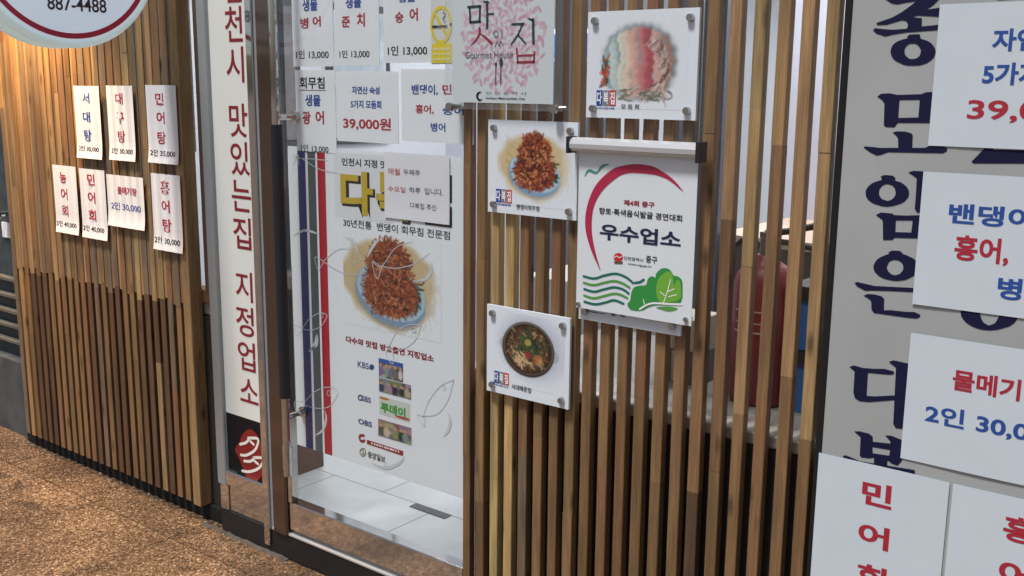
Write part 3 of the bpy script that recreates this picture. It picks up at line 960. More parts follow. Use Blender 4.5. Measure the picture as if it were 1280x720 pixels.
card((-2.620, -2.437, 1.437, 1.690), 'white card with underlined black heading above blue and red words, left end of lower row', [
    ('회무침', (-2.6, -2.484, 1.633, 1.669), BLACK, .02), ('_', (-2.6, -2.48, 1.627, 1.629), BLACK, 0), ('생물', (-2.576, -2.504, 1.579, 1.615), BLUE, .03), ('광', (-2.59, -2.552, 1.522, 1.563), RED, .03), ('어', (-2.529, -2.49, 1.524, 1.566), RED, .03), ('1인 13,000', (-2.602, -2.473, 1.434, 1.459), BLACK, .015)])
card((-2.431, -2.168, 1.476, 1.686), 'white card with large red price 39,000 on the glass door', [
    ('자연산 숙성', (-2.362, -2.244, 1.619, 1.642), BLUE, .03), ('5가지 모듬회', (-2.368, -2.238, 1.577, 1.601), BLUE, .03), ('39,000원', (-2.403, -2.199, 1.512, 1.55), RED, .025)])
card((-2.155, -1.88, 1.487, 1.692), 'white card with fish names in blue and red, right end of the lower door row', [
    ('밴댕이,', (-2.113, -2.012, 1.619, 1.649), BLUE, .025), ('민어,', (-1.995, -1.906, 1.62, 1.65), RED, .025), ('홍어,', (-2.098, -2.028, 1.566, 1.593), RED, .025), ('숭어', (-1.995, -1.915, 1.566, 1.591), BLUE, .025), ('병어', (-2.04, -1.984, 1.518, 1.543), BLUE, .025)])
ns = sheet('no_smoking_sticker', (-2.036, -1.952, 1.705, 1.90), DY, mat('sticker_grey', (.68, .70, .70), .4))
tag(ns, 'pale sticker with yellow no smoking ring and yellow caption block', 'sticker')
YEL = mat('sticker_yellow', srgb(226, 205, 40), .5)
b = MB()
cx, cz, rx, rz = -1.998, 1.812, .036, .047
el = [(cx + rx * math.cos(t * math.pi / 20), cz + rz * math.sin(t * math.pi / 20)) for t in range(41)]
b.stroke(el, .009, DY - .001)
b.stroke([(cx - rx * .7, cz + rz * .7), (cx + rx * .7, cz - rz * .7)], .008, DY - .0012)
b.box(-2.033, -1.955, DY - .0012, DY - .0003, 1.709, 1.762)
b.build('no_smoking_mark', YEL, ns)
b = MB(); b.box(-2.032, -2.012, DY - .0016, DY - .0003, 1.805, 1.811); b.build('cigarette', BLACK, ns)
b = MB(); b.box(-2.011, -1.975, DY - .0016, DY - .0003, 1.805, 1.811); b.stroke(smooth_path([(-1.985, 1.82), (-1.99, 1.83), (-1.982, 1.838), (-1.99, 1.846)]), .003, DY - .0014); b.build('cigarette_smoke', GREY, ns)
b = MB()
for k, z in enumerate((1.747, 1.733, 1.719)): dashes(b, -2.026, -1.963, z - .003, .006, DY - .0016, 7)
b.build('fine_print', mat('sticker_pale', (.75, .74, .5), .5), ns)

NB = wavy(-2.2, 1.25, .0006, .3, .002)
nt_ = sheet('notice_paper', (-2.228, -1.967, 1.256, 1.452), DY - .0015, mat('thin_paper', (.74, .76, .80), .7, var=.03), None, NB, 12, 12)
tag(nt_, 'handwritten closing day notice taped over the gold shop name', 'notice')
PINKINK = mat('red_pen', srgb(190, 80, 90), .7); PENCIL = mat('grey_pen', srgb(85, 85, 92), .7)
lettered(nt_, [('매월', (-2.211, -2.163, 1.385, 1.405), PINKINK, .005), ('두째주', (-2.148, -2.081, 1.388, 1.405), PENCIL, .005), ('수요일', (-2.212, -2.141, 1.335, 1.352), PINKINK, .005),
               ('하루', (-2.126, -2.08, 1.336, 1.354), PENCIL, .005), ('입니다.', (-2.064, -1.991, 1.337, 1.356), PENCIL, .005), ('다복집 주인', (-2.123, -2.018, 1.292, 1.309), PENCIL, .005)], DY - .0021, NB)

# ------------------------------------------------------------------ banner film on the door
BY = .0108
bf = sheet('door_banner', (-2.668, -1.914, .437, 1.450), BY, mat('banner_film', (.78, .83, .87), .35, var=.02, scale=3), t=.001)
tag(bf, 'large white printed film on the door with striped edge, spicy fish salad and fish outlines', 'banner')
Y1 = BY - .0008
for nm, c, xa, xb in (('blue_stripe', srgb(26, 44, 120), -2.622, -2.586), ('grey_stripe', srgb(84, 90, 92), -2.574, -2.538), ('red_stripe', srgb(168, 28, 46), -2.528, -2.492)):
    b = MB(); b.box(xa, xb, Y1, BY - .0001, .4375, 1.4495); b.build(nm, mat(nm, c, .4), bf)
part('heading_patch', mat('patch_grey', (.70, .74, .77), .4), lambda b: b.box(-2.45, -2.2, Y1 + .0004, BY - .0001, 1.24, 1.44), bf)
lettered(bf, [('인천시 지정 맛집', (-2.415, -2.19, 1.401, 1.425), BLACK, .025), ('30년전통  밴댕이 회무침 전문점', (-2.414, -1.968, 1.212, 1.237), BLACK, .008),
              ('다수의 맛집 방송출연 지정업소', (-2.413, -2.033, 0.838, 0.86), MAROON, .035)], Y1)
gold = MB(); shade = MB()
for ch, bx in (('다', (-2.423, -2.279, 1.253, 1.387)), ('복', (-2.266, -2.117, 1.25, 1.391)), ('집', (-2.097, -1.969, 1.256, 1.399))):
    write(gold, ch, bx, Y1 - .0004, .035)
    write(shade, ch, (bx[0] + .006, bx[1] + .009, bx[2] - .008, bx[3] - .001), Y1, .06)
shade.build('name_shadow', BLACK, bf)
gold.build('name_lettering', mat('gold_ink', srgb(190, 165, 50), .45), bf)
# ---- painted dishes
def spicy_dish(p, cx, cy, s, plate=True):
    """heap of shredded fish and vegetables in red sauce on an oval blue plate"""
    w = p.w
    p.ell(cx - .02 * s, cy + .03 * s, .60 * s, .47 * s, (198, 178, 132), .1, .9, 9, .04)
    for k in range(46):
        t = rng.uniform(-.42, .2) * s
        p.line([(cx - .5 * s, cy + t), (cx - .05 * s, cy + t + .30 * s)], 1.0, (182, 152, 96), .25)
    for k in range(90):
        a = rng.uniform(-.6, 2.2); r = rng.uniform(.50, .62) * s
        p.strand(cx + r * math.cos(a), cy + .03 * s + .78 * r * math.sin(a), a + 1.5, .2 * s, .8, (216, 210, 194), .7)
    p.ell(cx + .0 * s, cy + .19 * s, .46 * s, .31 * s, (120, 124, 122), .2, .5, 5)
    p.ell(cx + .0 * s, cy + .15 * s, .46 * s, .31 * s, (124, 158, 190), .2, 1, 1.5)
    p.ell(cx + .01 * s, cy + .12 * s, .445 * s, .285 * s, (172, 200, 218), .2, 1, 2)
    p.ell(cx + .015 * s, cy + .115 * s, .40 * s, .25 * s, (140, 172, 198), .2, 1, 2)
    for k in range(40):
        p.strand(cx + rng.uniform(.2, .36) * s, cy + rng.uniform(-.05, .22) * s, rng.uniform(0, 3), .1 * s, 2, (38, 58, 34))
    p.ell(cx - .01 * s, cy - .05 * s, .25 * s, .34 * s, (116, 50, 26), 0, 1, 3, .03)
    p.ell(cx + .02 * s, cy + .12 * s, .335 * s, .24 * s, (108, 44, 24), .15, 1, 3, .03)
    cols = [(150, 72, 40), (174, 98, 52), (126, 54, 34), (100, 40, 28), (190, 122, 74), (80, 34, 28), (138, 58, 42), (160, 84, 58), (112, 62, 42)]
    for k in range(1700):
        v = rng.uniform(-.41, .34)
        half = np.interp(v, (-.41, -.37, -.28, -.1, .05, .18, .26, .34), (.05, .15, .235, .27, .31, .34, .30, .12)) * rng.uniform(.9, 1.06)
        u = rng.uniform(-1, 1) * half
        p.strand(cx + u * s, cy + v * s, rng.uniform(0, 6.3), rng.uniform(.05, .10) * s, rng.uniform(1.0, 2.0), cols[rng.integers(len(cols))])
    for k in range(90):
        v = rng.uniform(-.3, .3); u = rng.uniform(-.22, .22)
        p.strand(cx + u * s, cy + v * s, rng.uniform(0, 6.3), .05 * s, 1.5, (60, 28, 22))
    for k in range(50):
        v = rng.uniform(-.3, .3); u = rng.uniform(-.22, .22)
        p.strand(cx + u * s, cy + v * s, rng.uniform(0, 6.3), .05 * s, 1.0, (226, 168, 120))
D0 = (-2.418, -2.002, 0.901, 1.202)
p = Paint(190, 155, (236, 243, 248))
spicy_dish(p, 92, 72, 150)
p.soften(1)
p.grain(.012)
p.sheet('dish_picture', D0, Y1 + .0004, bf)
# ---- photographs and broadcaster marks
def snapshot(box, seed, top=None):
    r = np.random.default_rng(seed)
    q = Paint(44, 34, tuple(np.clip(r.uniform(80, 150) + r.normal(0, 12, 3), 0, 255)))
    for k in range(26):
        q.ell(r.uniform(0, 44), r.uniform(4, 34), r.uniform(2, 8), r.uniform(2, 9), tuple(np.clip(r.uniform(40, 190) + r.normal(0, 16, 3) + np.array((10, 2, -10)), 0, 255)), r.uniform(0, 3), .9, 2)
    for k in range(5):
        x = 5 + k * 8 + r.uniform(-2, 2)
        q.ell(x, 22, 4, 9, tuple(np.clip(r.uniform(30, 200) + r.normal(0, 26, 3), 0, 255)), 0, 1, 1.5)
        q.ell(x, 11, 2.4, 3.2, (200, 158, 130), 0, 1, 1.2)
    if top: q.poly([(-1, -1), (45, -1), (45, 8), (-1, 8)], top)
    q.soften(1)
    return q.sheet('snapshot', box, Y1, bf)
snapshot((-2.266, -2.161, 0.752, 0.812), 3, (40, 90, 170))
snapshot((-2.266, -2.128, 0.703, 0.749), 5)
q = Paint(50, 40, (206, 216, 208)); q.ell(8, 3, 8, 3, (190, 120, 60)); q.ell(38, 34, 12, 3, (180, 60, 50)); q.sheet('snapshot', (-2.266, -2.134, 0.63, 0.689), Y1, bf)
snapshot((-2.273, -2.128, 0.557, 0.613), 9)
lettered(bf, [('투데이', (-2.26, -2.152, 0.638, 0.671), mat('show_green', srgb(60, 150, 60), .5), .05)], Y1 - .0003)
lettered(bf, [('KBS', (-2.361, -2.311, 0.766, 0.786), mat('logo_blue', srgb(40, 66, 120), .5), .01), ('SBS', (-2.346, -2.304, 0.657, 0.675), MATS['logo_blue'], .02), ('OBS', (-2.364, -2.301, 0.577, 0.595), MATS['logo_blue'], .03),
              ('중앙일보', (-2.322, -2.244, 0.472, 0.494), BLACK, .02)], Y1)
b = MB()
b.poly([(-2.287,0.778), (-2.287,0.776), (-2.288,0.774), (-2.29,0.772), (-2.291,0.77), (-2.294,0.769), (-2.296,0.768), (-2.298,0.767), (-2.301,0.767), (-2.303,0.767), (-2.305,0.768), (-2.307,0.769), (-2.308,0.77), (-2.309,0.772), (-2.309,0.774), (-2.309,0.776), (-2.308,0.778), (-2.307,0.78), (-2.305,0.782), (-2.303,0.784), (-2.3,0.785), (-2.298,0.785), (-2.295,0.786), (-2.293,0.785), (-2.291,0.785), (-2.289,0.784), (-2.288,0.782), (-2.287,0.78)], Y1); b.build('logo_disc', MATS['logo_blue'], bf)
b = MB(); b.stroke([(-2.344,0.667), (-2.344,0.666), (-2.344,0.664), (-2.346,0.662), (-2.347,0.66), (-2.349,0.659), (-2.35,0.658), (-2.352,0.658), (-2.354,0.657), (-2.356,0.658), (-2.358,0.658), (-2.359,0.659), (-2.36,0.661), (-2.361,0.662), (-2.361,0.664), (-2.361,0.666), (-2.36,0.668), (-2.359,0.67), (-2.357,0.671), (-2.356,0.672), (-2.354,0.673), (-2.352,0.674), (-2.35,0.674), (-2.348,0.674), (-2.347,0.673), (-2.345,0.672), (-2.344,0.671), (-2.344,0.669)], .005, Y1); b.build('logo_ring', MATS['logo_blue'], bf)
b = MB(); b.stroke(smooth_path([(-2.335,0.542), (-2.354,0.539), (-2.359,0.529), (-2.351,0.52), (-2.333,0.527)]), [.002] + [.009] * 23 + [.002], Y1); b.build('logo_swoosh', MAROON, bf)
b = MB(); b.slab([(-2.325,0.531), (-2.164,0.53), (-2.165,0.514), (-2.325,0.517)], Y1, BY - .0001); b.build('red_bar', MAROON, bf)
b = MB(); b.stroke([(-2.332,0.487), (-2.332,0.484), (-2.333,0.481), (-2.335,0.478), (-2.337,0.476), (-2.339,0.474), (-2.342,0.472), (-2.345,0.471), (-2.348,0.471), (-2.351,0.471), (-2.353,0.472), (-2.355,0.474), (-2.357,0.476), (-2.358,0.478), (-2.358,0.481), (-2.358,0.484), (-2.357,0.487), (-2.355,0.49), (-2.353,0.492), (-2.35,0.494), (-2.347,0.496), (-2.345,0.497), (-2.342,0.497), (-2.339,0.497), (-2.336,0.496), (-2.334,0.494), (-2.333,0.492), (-2.332,0.49)], .004, Y1); write(b, '2', (-2.351, -2.338, 0.477, 0.491), Y1, .01); b.build('logo_olive', mat('olive_ink', srgb(110, 120, 60), .5), bf)
b = MB(); dashes(b, -2.305, -2.175, .521, .006, Y1 - .0004, 11); b.build('fine_print', WHITE, bf)
# ---- etched fish outlines
FISH = mat('frost_line', (.57, .62, .67), .5)
def lens(pts, w=.0024): b.stroke(smooth_path(pts, 7), w, Y1 - .0003)
def swoosh(pts, w=.010):
    sp = smooth_path(pts, 7)
    b.stroke(sp, [w * math.sin(math.pi * i / (len(sp) - 1)) + .0006 for i in range(len(sp))], Y1 - .0003)
for up, low, tail, eye, sw in (
    ([(-2.622,0.597), (-2.573,0.641), (-2.519,0.668), (-2.474,0.674), (-2.455,0.662)], [(-2.623,0.586), (-2.56,0.588), (-2.498,0.608), (-2.456,0.659)], [(-2.622,0.597), (-2.674,0.586), (-2.658,0.546), (-2.623,0.586)], [(-2.492,0.653), (-2.493,0.651), (-2.493,0.649), (-2.494,0.647), (-2.496,0.646), (-2.497,0.644), (-2.499,0.643), (-2.501,0.643), (-2.503,0.643), (-2.505,0.643), (-2.506,0.644), (-2.507,0.645), (-2.508,0.646), (-2.509,0.648), (-2.509,0.65), (-2.509,0.652), (-2.508,0.654), (-2.507,0.656), (-2.506,0.658), (-2.504,0.659), (-2.502,0.66), (-2.5,0.661), (-2.498,0.661), (-2.497,0.661), (-2.495,0.66), (-2.494,0.659), (-2.493,0.657), (-2.492,0.655)], [(-2.523,0.59), (-2.517,0.559), (-2.536,0.517), (-2.576,0.489)]),
    ([(-2.622,0.852), (-2.584,0.891), (-2.53,0.918), (-2.499,0.914)], [(-2.623,0.849), (-2.575,0.853), (-2.528,0.875), (-2.499,0.911)], [(-2.622,0.852), (-2.666,0.854), (-2.65,0.822), (-2.623,0.846)], [(-2.518,0.91), (-2.518,0.908), (-2.519,0.907), (-2.519,0.906), (-2.52,0.905), (-2.522,0.904), (-2.523,0.903), (-2.524,0.903), (-2.526,0.903), (-2.527,0.903), (-2.528,0.904), (-2.529,0.904), (-2.53,0.905), (-2.53,0.906), (-2.531,0.908), (-2.53,0.909), (-2.53,0.91), (-2.529,0.912), (-2.528,0.913), (-2.527,0.914), (-2.525,0.914), (-2.524,0.914), (-2.523,0.915), (-2.521,0.914), (-2.52,0.914), (-2.519,0.913), (-2.518,0.912), (-2.518,0.911)], [(-2.554,0.845), (-2.56,0.815), (-2.578,0.79), (-2.595,0.776)]),
    ([(-2.077,0.66), (-2.055,0.713), (-2.006,0.771), (-1.954,0.799)], [(-2.077,0.662), (-2.02,0.681), (-1.979,0.729), (-1.954,0.799)], [(-2.077,0.66), (-2.103,0.661), (-2.073,0.631), (-2.074,0.665)], [(-1.986,0.77), (-1.986,0.768), (-1.986,0.766), (-1.987,0.765), (-1.988,0.763), (-1.989,0.762), (-1.991,0.761), (-1.992,0.761), (-1.994,0.761), (-1.995,0.761), (-1.997,0.762), (-1.998,0.763), (-1.999,0.764), (-1.999,0.765), (-1.999,0.767), (-1.999,0.769), (-1.999,0.77), (-1.998,0.772), (-1.997,0.773), (-1.995,0.774), (-1.994,0.775), (-1.992,0.776), (-1.991,0.776), (-1.989,0.776), (-1.988,0.775), (-1.987,0.774), (-1.986,0.773), (-1.986,0.771)], [(-1.979,0.697), (-1.968,0.672), (-1.976,0.639), (-1.996,0.615)]),
    ([(-2.286,1.113), (-2.247,1.104), (-2.19,1.164), (-2.138,1.187), (-2.116,1.191)], [(-2.247,1.104), (-2.191,1.104), (-2.124,1.121), (-2.073,1.148), (-2.048,1.166)], [(-2.25,1.102), (-2.286,1.113), (-2.268,1.063), (-2.245,1.102)], [(-2.103,0.926), (-2.103,0.924), (-2.104,0.922), (-2.105,0.92), (-2.106,0.919), (-2.108,0.917), (-2.11,0.916), (-2.112,0.916), (-2.114,0.916), (-2.116,0.916), (-2.117,0.917), (-2.119,0.918), (-2.12,0.92), (-2.12,0.921), (-2.121,0.923), (-2.12,0.925), (-2.12,0.927), (-2.119,0.929), (-2.117,0.931), (-2.115,0.932), (-2.114,0.933), (-2.112,0.933), (-2.11,0.933), (-2.108,0.933), (-2.106,0.932), (-2.105,0.931), (-2.104,0.93), (-2.103,0.928)], [(-2.103,1.075), (-2.063,1.088), (-2.041,1.114), (-2.039,1.141)]),
    ([(-2.509,1.091), (-2.441,1.135), (-2.376,1.139), (-2.329,1.111), (-2.326,1.075)], [(-2.509,1.088), (-2.443,1.067), (-2.378,1.06), (-2.326,1.075)], [(-2.509,1.09), (-2.551,1.098), (-2.536,1.059), (-2.509,1.089)], [(-2.357,1.101), (-2.357,1.1), (-2.358,1.098), (-2.359,1.096), (-2.36,1.095), (-2.362,1.094), (-2.363,1.093), (-2.365,1.093), (-2.367,1.093), (-2.369,1.093), (-2.37,1.094), (-2.371,1.095), (-2.372,1.096), (-2.373,1.098), (-2.373,1.099), (-2.373,1.101), (-2.372,1.103), (-2.371,1.104), (-2.37,1.105), (-2.368,1.106), (-2.367,1.107), (-2.365,1.108), (-2.363,1.108), (-2.361,1.107), (-2.36,1.107), (-2.359,1.106), (-2.358,1.104), (-2.357,1.103)], [(-2.309,1.124), (-2.293,1.148), (-2.273,1.172), (-2.251,1.188)]),
    ([(-2.218,0.858), (-2.186,0.907), (-2.134,0.938), (-2.082,0.943)], [(-2.203,0.843), (-2.15,0.863), (-2.105,0.898), (-2.082,0.943)], [(-2.218,0.858), (-2.234,0.827), (-2.204,0.804), (-2.203,0.843)], [(-2.108,0.924), (-2.108,0.922), (-2.109,0.921), (-2.11,0.919), (-2.111,0.918), (-2.112,0.917), (-2.114,0.916), (-2.116,0.915), (-2.117,0.915), (-2.119,0.916), (-2.12,0.916), (-2.121,0.917), (-2.122,0.919), (-2.123,0.92), (-2.123,0.922), (-2.123,0.924), (-2.122,0.925), (-2.121,0.927), (-2.12,0.928), (-2.119,0.929), (-2.117,0.93), (-2.115,0.931), (-2.114,0.931), (-2.112,0.93), (-2.111,0.93), (-2.11,0.929), (-2.109,0.927), (-2.108,0.926)], [(-2.407,1.178), (-2.379,1.17), (-2.359,1.152), (-2.348,1.131)]),
    ([(-2.639,1.423), (-2.587,1.408), (-2.52,1.384), (-2.435,1.376)], [(-2.642,1.418), (-2.615,1.413), (-2.56,1.414), (-2.479,1.413)], [(-2.644,1.391), (-2.632,1.405), (-2.618,1.424), (-2.616,1.392)], [(-2.236,0.468), (-2.236,0.466), (-2.237,0.465), (-2.238,0.463), (-2.239,0.462), (-2.24,0.461), (-2.241,0.46), (-2.242,0.459), (-2.244,0.459), (-2.245,0.46), (-2.246,0.46), (-2.247,0.461), (-2.248,0.462), (-2.248,0.463), (-2.248,0.465), (-2.248,0.466), (-2.248,0.468), (-2.247,0.47), (-2.246,0.471), (-2.245,0.472), (-2.244,0.473), (-2.242,0.473), (-2.241,0.473), (-2.239,0.473), (-2.238,0.473), (-2.237,0.472), (-2.237,0.471), (-2.236,0.469)], [(-2.305,0.457), (-2.243,0.455), (-2.181,0.487), (-2.159,0.515)])):
    b = MB(); lens(up); lens(low); lens(tail); b.stroke(eye + eye[:1], .0018, Y1 - .0003); swoosh(sw); b.build('fish_outline', FISH, bf)
b = MB(); swoosh([(-2.658,1.157), (-2.593,1.182), (-2.524,1.174)], .008); b.build('fin_stroke', FISH, bf)
b = MB(); swoosh([(-2.588,0.784), (-2.554,0.807), (-2.547,0.843)], .008); b.build('fin_stroke', FISH, bf)

# ------------------------------------------------------------------ panels on the right screen
def screws(b, box, y, inset=.022):
    x0, x1, z0, z1 = box
    for x in (x0 + inset, x1 - inset):
        for z in (z0 + inset, z1 - inset):
            b.cyl((x, y + .001, z), (x, y - .009, z), .0098, 18, .0085)
def logo3(parent, x, z, w, y, s=1.0):
    """little three-colour mark with white strokes"""
    for k, (c, g_) in enumerate(((srgb(36, 62, 150), '다'), (srgb(120, 124, 128), '복'), (srgb(190, 36, 44), '집'))):
        b = MB(); b.box(x + k * w * 1.08, x + k * w * 1.08 + w, y, y + .0006, z, z + w * 2.1)
        b.build('mark_block', mat(('mark_blue', 'mark_grey', 'mark_red')[k], c, .4), parent)
        b = MB(); write(b, g_, (x + k * w * 1.08 + w * .12, x + k * w * 1.08 + w * .88, z + w * .2, z + w * 1.9), y - .0006, .03)
        b.build('mark_letter', WHITE, parent)
    b = MB(); dashes(b, x, x + w * 3.1, z - w * .4, w * .16, y, 9); b.build('fine_print', BLUE, parent)
FY = -.016      # face of the panels, held off the slats by their screws
PANEL = mat('panel_print', (.68, .74, .79), .22, var=.015, scale=5)
def food_panel(box, label, paint, caption, cap, y=FY):
    p = sheet('food_panel', box, y, PANEL, None, t=.008)
    tag(p, label, 'picture panel', 'food picture panels on the right screen')
    if paint:
        paint[0].sheet('food_picture', paint[1], y - .0003, p)
    b = MB(); screws(b, box, y - .0005); b.build_each('screw', STEEL2, p)
    x0, x1, z0, z1 = box
    logo3(p, x0 + (x1 - x0) * .10, z0 + (z1 - z0) * .115, (x1 - x0) * .058, y - .0012)
    lettered(p, [(caption, cap, BLACK, .012)], y - .0012)
    return p

# fried shredded fish panel
B2 = (-1.806, -1.512, 1.310, 1.559)
p = Paint(130, 116, (222, 230, 237))
spicy_dish(p, 66, 54, 98)
p.soften(1)
p.grain(.012)
food_panel(B2, 'picture panel of shredded red fish heap on oval blue plate', (p, (-1.775, -1.53, 1.335, 1.545)), '밴댕이회무침', (-1.706, -1.63, 1.3245, 1.3385))
# raw fish panel
B1 = (-1.489, -1.182, 1.573, 1.828)
p = Paint(140, 120, (222, 230, 237))
def sashimi(p):
    u, v = (p.xx - 68) / 55, (p.yy - 60) / 47
    d = (np.abs(u) ** 2.3 + np.abs(v) ** 2.3) ** (1 / 2.3) + .02 * np.sin(p.yy * .4) + .015 * np.sin(p.xx * .5)
    p.blend(np.clip((1.10 - d) * 9, 0, 1) * .55, (150, 158, 162))
    p.blend(np.clip((1.02 - d) * 14, 0, 1), (128, 150, 158))
    edges = [12, 24, 36, 47, 58, 68, 78, 90, 104, 126]
    cols = [(158, 190, 200), (186, 202, 198), (206, 206, 190), (214, 190, 172), (206, 160, 148), (188, 120, 120), (166, 84, 92), (196, 158, 150), (150, 118, 106)]
    wave = 2.2 * np.sin(p.yy * .13 + 1) + 1.2 * np.sin(p.yy * .55) + (p.yy - 60) * .05
    inside = np.clip((.97 - d) * 16, 0, 1)
    soft = [np.interp(np.arange(p.h), np.linspace(0, p.h, 14), rng.uniform(-2.2, 2.2, 14))[:, None] for _ in range(3)]
    for k, c in enumerate(cols):
        x0, x1 = edges[k], edges[k + 1]
        w = p.xx - wave - soft[k % 3]
        m = ((w >= x0) & (w < x1)).astype(float) * inside
        t = np.clip((w - x0) / (x1 - x0), 0, 1)
        shade = 1.08 - .17 * t
        p.a = p.a * (1 - m[..., None]) + np.clip(np.array(c) / 255.0 * shade[..., None], 0, 1) * m[..., None]
        for q in range(9):
            y = rng.uniform(18, 102)
            if ((x0 - 62) / 50) ** 2 + ((y - 60) / 43) ** 2 < 1:
                cc = np.array(c) * (.84 if rng.random() < .6 else 1.1)
                p.strand(x0 + rng.uniform(0, 9), y, rng.uniform(-.9, -.2), rng.uniform(4, 9), .9, tuple(np.clip(cc, 0, 240)), .3)
    p.soften(3)
    for k in range(90):
        a = rng.uniform(-1.1, 1.2)
        p.strand(66 + 46 * math.cos(a) + rng.uniform(-9, 3), 62 + 40 * math.sin(a), rng.uniform(1.2, 2.6), 13, rng.uniform(1, 2.2), [(188, 168, 158), (112, 82, 72), (84, 70, 66), (160, 138, 130), (206, 190, 182)][rng.integers(5)])
    for k in range(40):
        p.strand(15 + rng.uniform(-3, 6), 66 + rng.uniform(-12, 22), rng.uniform(0, 6), 6, 2.0, [(164, 56, 52), (62, 82, 58), (188, 96, 80)][rng.integers(3)])
    for k in range(60):
        p.strand(rng.uniform(36, 110), rng.uniform(95, 107), rng.uniform(-.4, .4), 12, 1.6, [(96, 104, 92), (176, 180, 176), (118, 116, 106), (196, 168, 152)][rng.integers(4)])
    p.soften(1)
    p.grain(.012)
sashimi(p)
food_panel(B1, 'picture panel of sliced raw pink fish, highest on the right screen', (p, (-1.465, -1.208, 1.596, 1.818)), '모 듬 회', (-1.386, -1.335, 1.5955, 1.6075))
# hot pot panel
B3 = (-1.807, -1.524, .802, 1.051)
p = Paint(130, 116, (222, 230, 237))
def hotpot(p):
    for k in range(160):
        a = rng.uniform(0, 6.28)
        p.line([(66 + 40 * math.cos(a), 52 + 36 * math.sin(a)), (66 + rng.uniform(48, 56) * math.cos(a), 54 + rng.uniform(44, 50) * math.sin(a))], 2.0, (170, 176, 192), .10)
    p.ell(74, 50, 58, 50, (160, 168, 188), .3, .45, 22)
    p.ell(24, 50, 9, 10, (170, 172, 176), 0, .8, 2); p.ell(26, 50, 6, 6, (196, 200, 206), 0, .8, 2)
    p.ell(110, 58, 9, 10, (160, 162, 168), 0, .8, 2); p.ell(109, 58, 5, 6, (190, 194, 200), 0, .8, 2)
    p.ell(66, 54, 46, 43, (54, 46, 44), 0, 1, 1.5)
    p.ell(66, 52, 44, 41, (104, 92, 84), 0, 1, 1.5)
    p.ell(66, 53, 41.5, 38.5, (40, 32, 28), 0, 1, 1.2)
    p.ell(66, 53.5, 39, 36, (66, 46, 32), 0, 1, 1.5)
    p.ell(84, 34, 34, 26, (150, 156, 176), .5, .0, 8)
    cols = [(150, 128, 90), (112, 82, 54), (84, 58, 40), (176, 156, 118), (58, 40, 30), (126, 86, 60), (96, 54, 42), (66, 72, 46)]
    for k in range(460):
        a = rng.uniform(0, 6.28); r = math.sqrt(rng.uniform(0, 1)) * 34
        p.strand(66 + r * math.cos(a), 53 + r * .92 * math.sin(a), rng.uniform(0, 6), rng.uniform(5, 11), rng.uniform(.9, 2.0), cols[rng.integers(len(cols))])
    for k in range(90):
        p.strand(66 + rng.normal(0, 12), 46 + rng.normal(0, 7), rng.uniform(0, 6), 9, 2.2, [(44, 62, 40), (66, 84, 50), (36, 48, 34)][rng.integers(3)])
    p.ell(66, 43, 6, 5, (184, 156, 76), 0, .9, 2)
    p.ell(84, 66, 8, 7, (178, 112, 68), 0, .8, 3, .08); p.ell(88, 69, 4, 4, (196, 148, 92), 0, .8, 3)
    for k in range(26):
        p.strand(52 + rng.normal(0, 6), 68 + rng.normal(0, 5), rng.uniform(.4, 1.2), 12, 1.6, (206, 176, 136))
    p.ell(66, 62, 6, 5, (150, 46, 36), 0, .8, 2)
    p.soften(1)
    p.grain(.012)
hotpot(p)
food_panel(B3, 'picture panel of dark hot pot full of stew, lowest on the right screen', (p, (-1.79, -1.54, .835, 1.04)), '서대매운탕', (-1.717, -1.647, 0.8235, 0.8385))
# panel half hidden behind the hanging poster
B4 = (-1.498, -1.198, 1.055, 1.31)
food_panel(B4, 'picture panel mostly hidden behind the hanging award poster, bottom strip showing', None, '활  회', (-1.399, -1.358, 1.077, 1.091), y=FY + .001)

# gourmet house plaque: clear acrylic sheet with a print on it
A5 = (-1.945, -1.551, 1.585, 2.16)
gp = sheet('gourmet_plaque', A5, -.034, ACRYLIC, None, t=.005)
tag(gp, 'award plaque with pink flower, fork and spoon on clear acrylic sheet', 'plaque')
PR = (-1.918, -1.578, 1.603, 2.13)
p = Paint(150, 232, (198, 209, 212))
def petals(p):
    # the flower disc is made of many small petals
    cx, cy = 76, 158
    for k in range(250):
        r = 62 * math.sqrt((k + .5) / 250)
        a = k * 2.399963 + rng.uniform(-.1, .1)
        p.ell(cx + r * math.cos(a), cy + r * math.sin(a), rng.uniform(3.8, 5.0), rng.uniform(1.8, 2.4), [(192, 160, 174), (186, 150, 166), (200, 172, 184)][k % 3], a * 1.7 + rng.uniform(-.7, .7), .9, .8)
petals(p)
p.sheet('plaque_print', PR, -.0352, gp)
KY = -.0362
def gst(b, pts, w): b.stroke(pts, w, KY)
DG = mat('plaque_green', srgb(28, 58, 56), .5)
b = MB()
for pts in ([(-1.861,1.852), (-1.819,1.853)], [(-1.856,1.852), (-1.853,1.813)], [(-1.82,1.852), (-1.821,1.813)], [(-1.854,1.813), (-1.819,1.814)]): gst(b, pts, .0062)
gst(b, [(-1.796,1.863), (-1.795,1.832), (-1.795,1.797)], .0072); gst(b, [(-1.79,1.832), (-1.774,1.832)], .0045); gst(b, [(-1.807,1.864), (-1.791,1.862)], .0045)
b.build('green_lettering', DG, gp); b = MB()
gst(b, [(-1.712,1.804), (-1.674,1.804)], .0055); gst(b, [(-1.678,1.803), (-1.693,1.776), (-1.714,1.754)], .0045); gst(b, [(-1.693,1.777), (-1.668,1.756)], .0045)
gst(b, [(-1.644,1.814), (-1.642,1.755)], .0075); gst(b, [(-1.657,1.816), (-1.645,1.812)], .0045)
b.build('green_lettering', DG, gp)
b = MB()
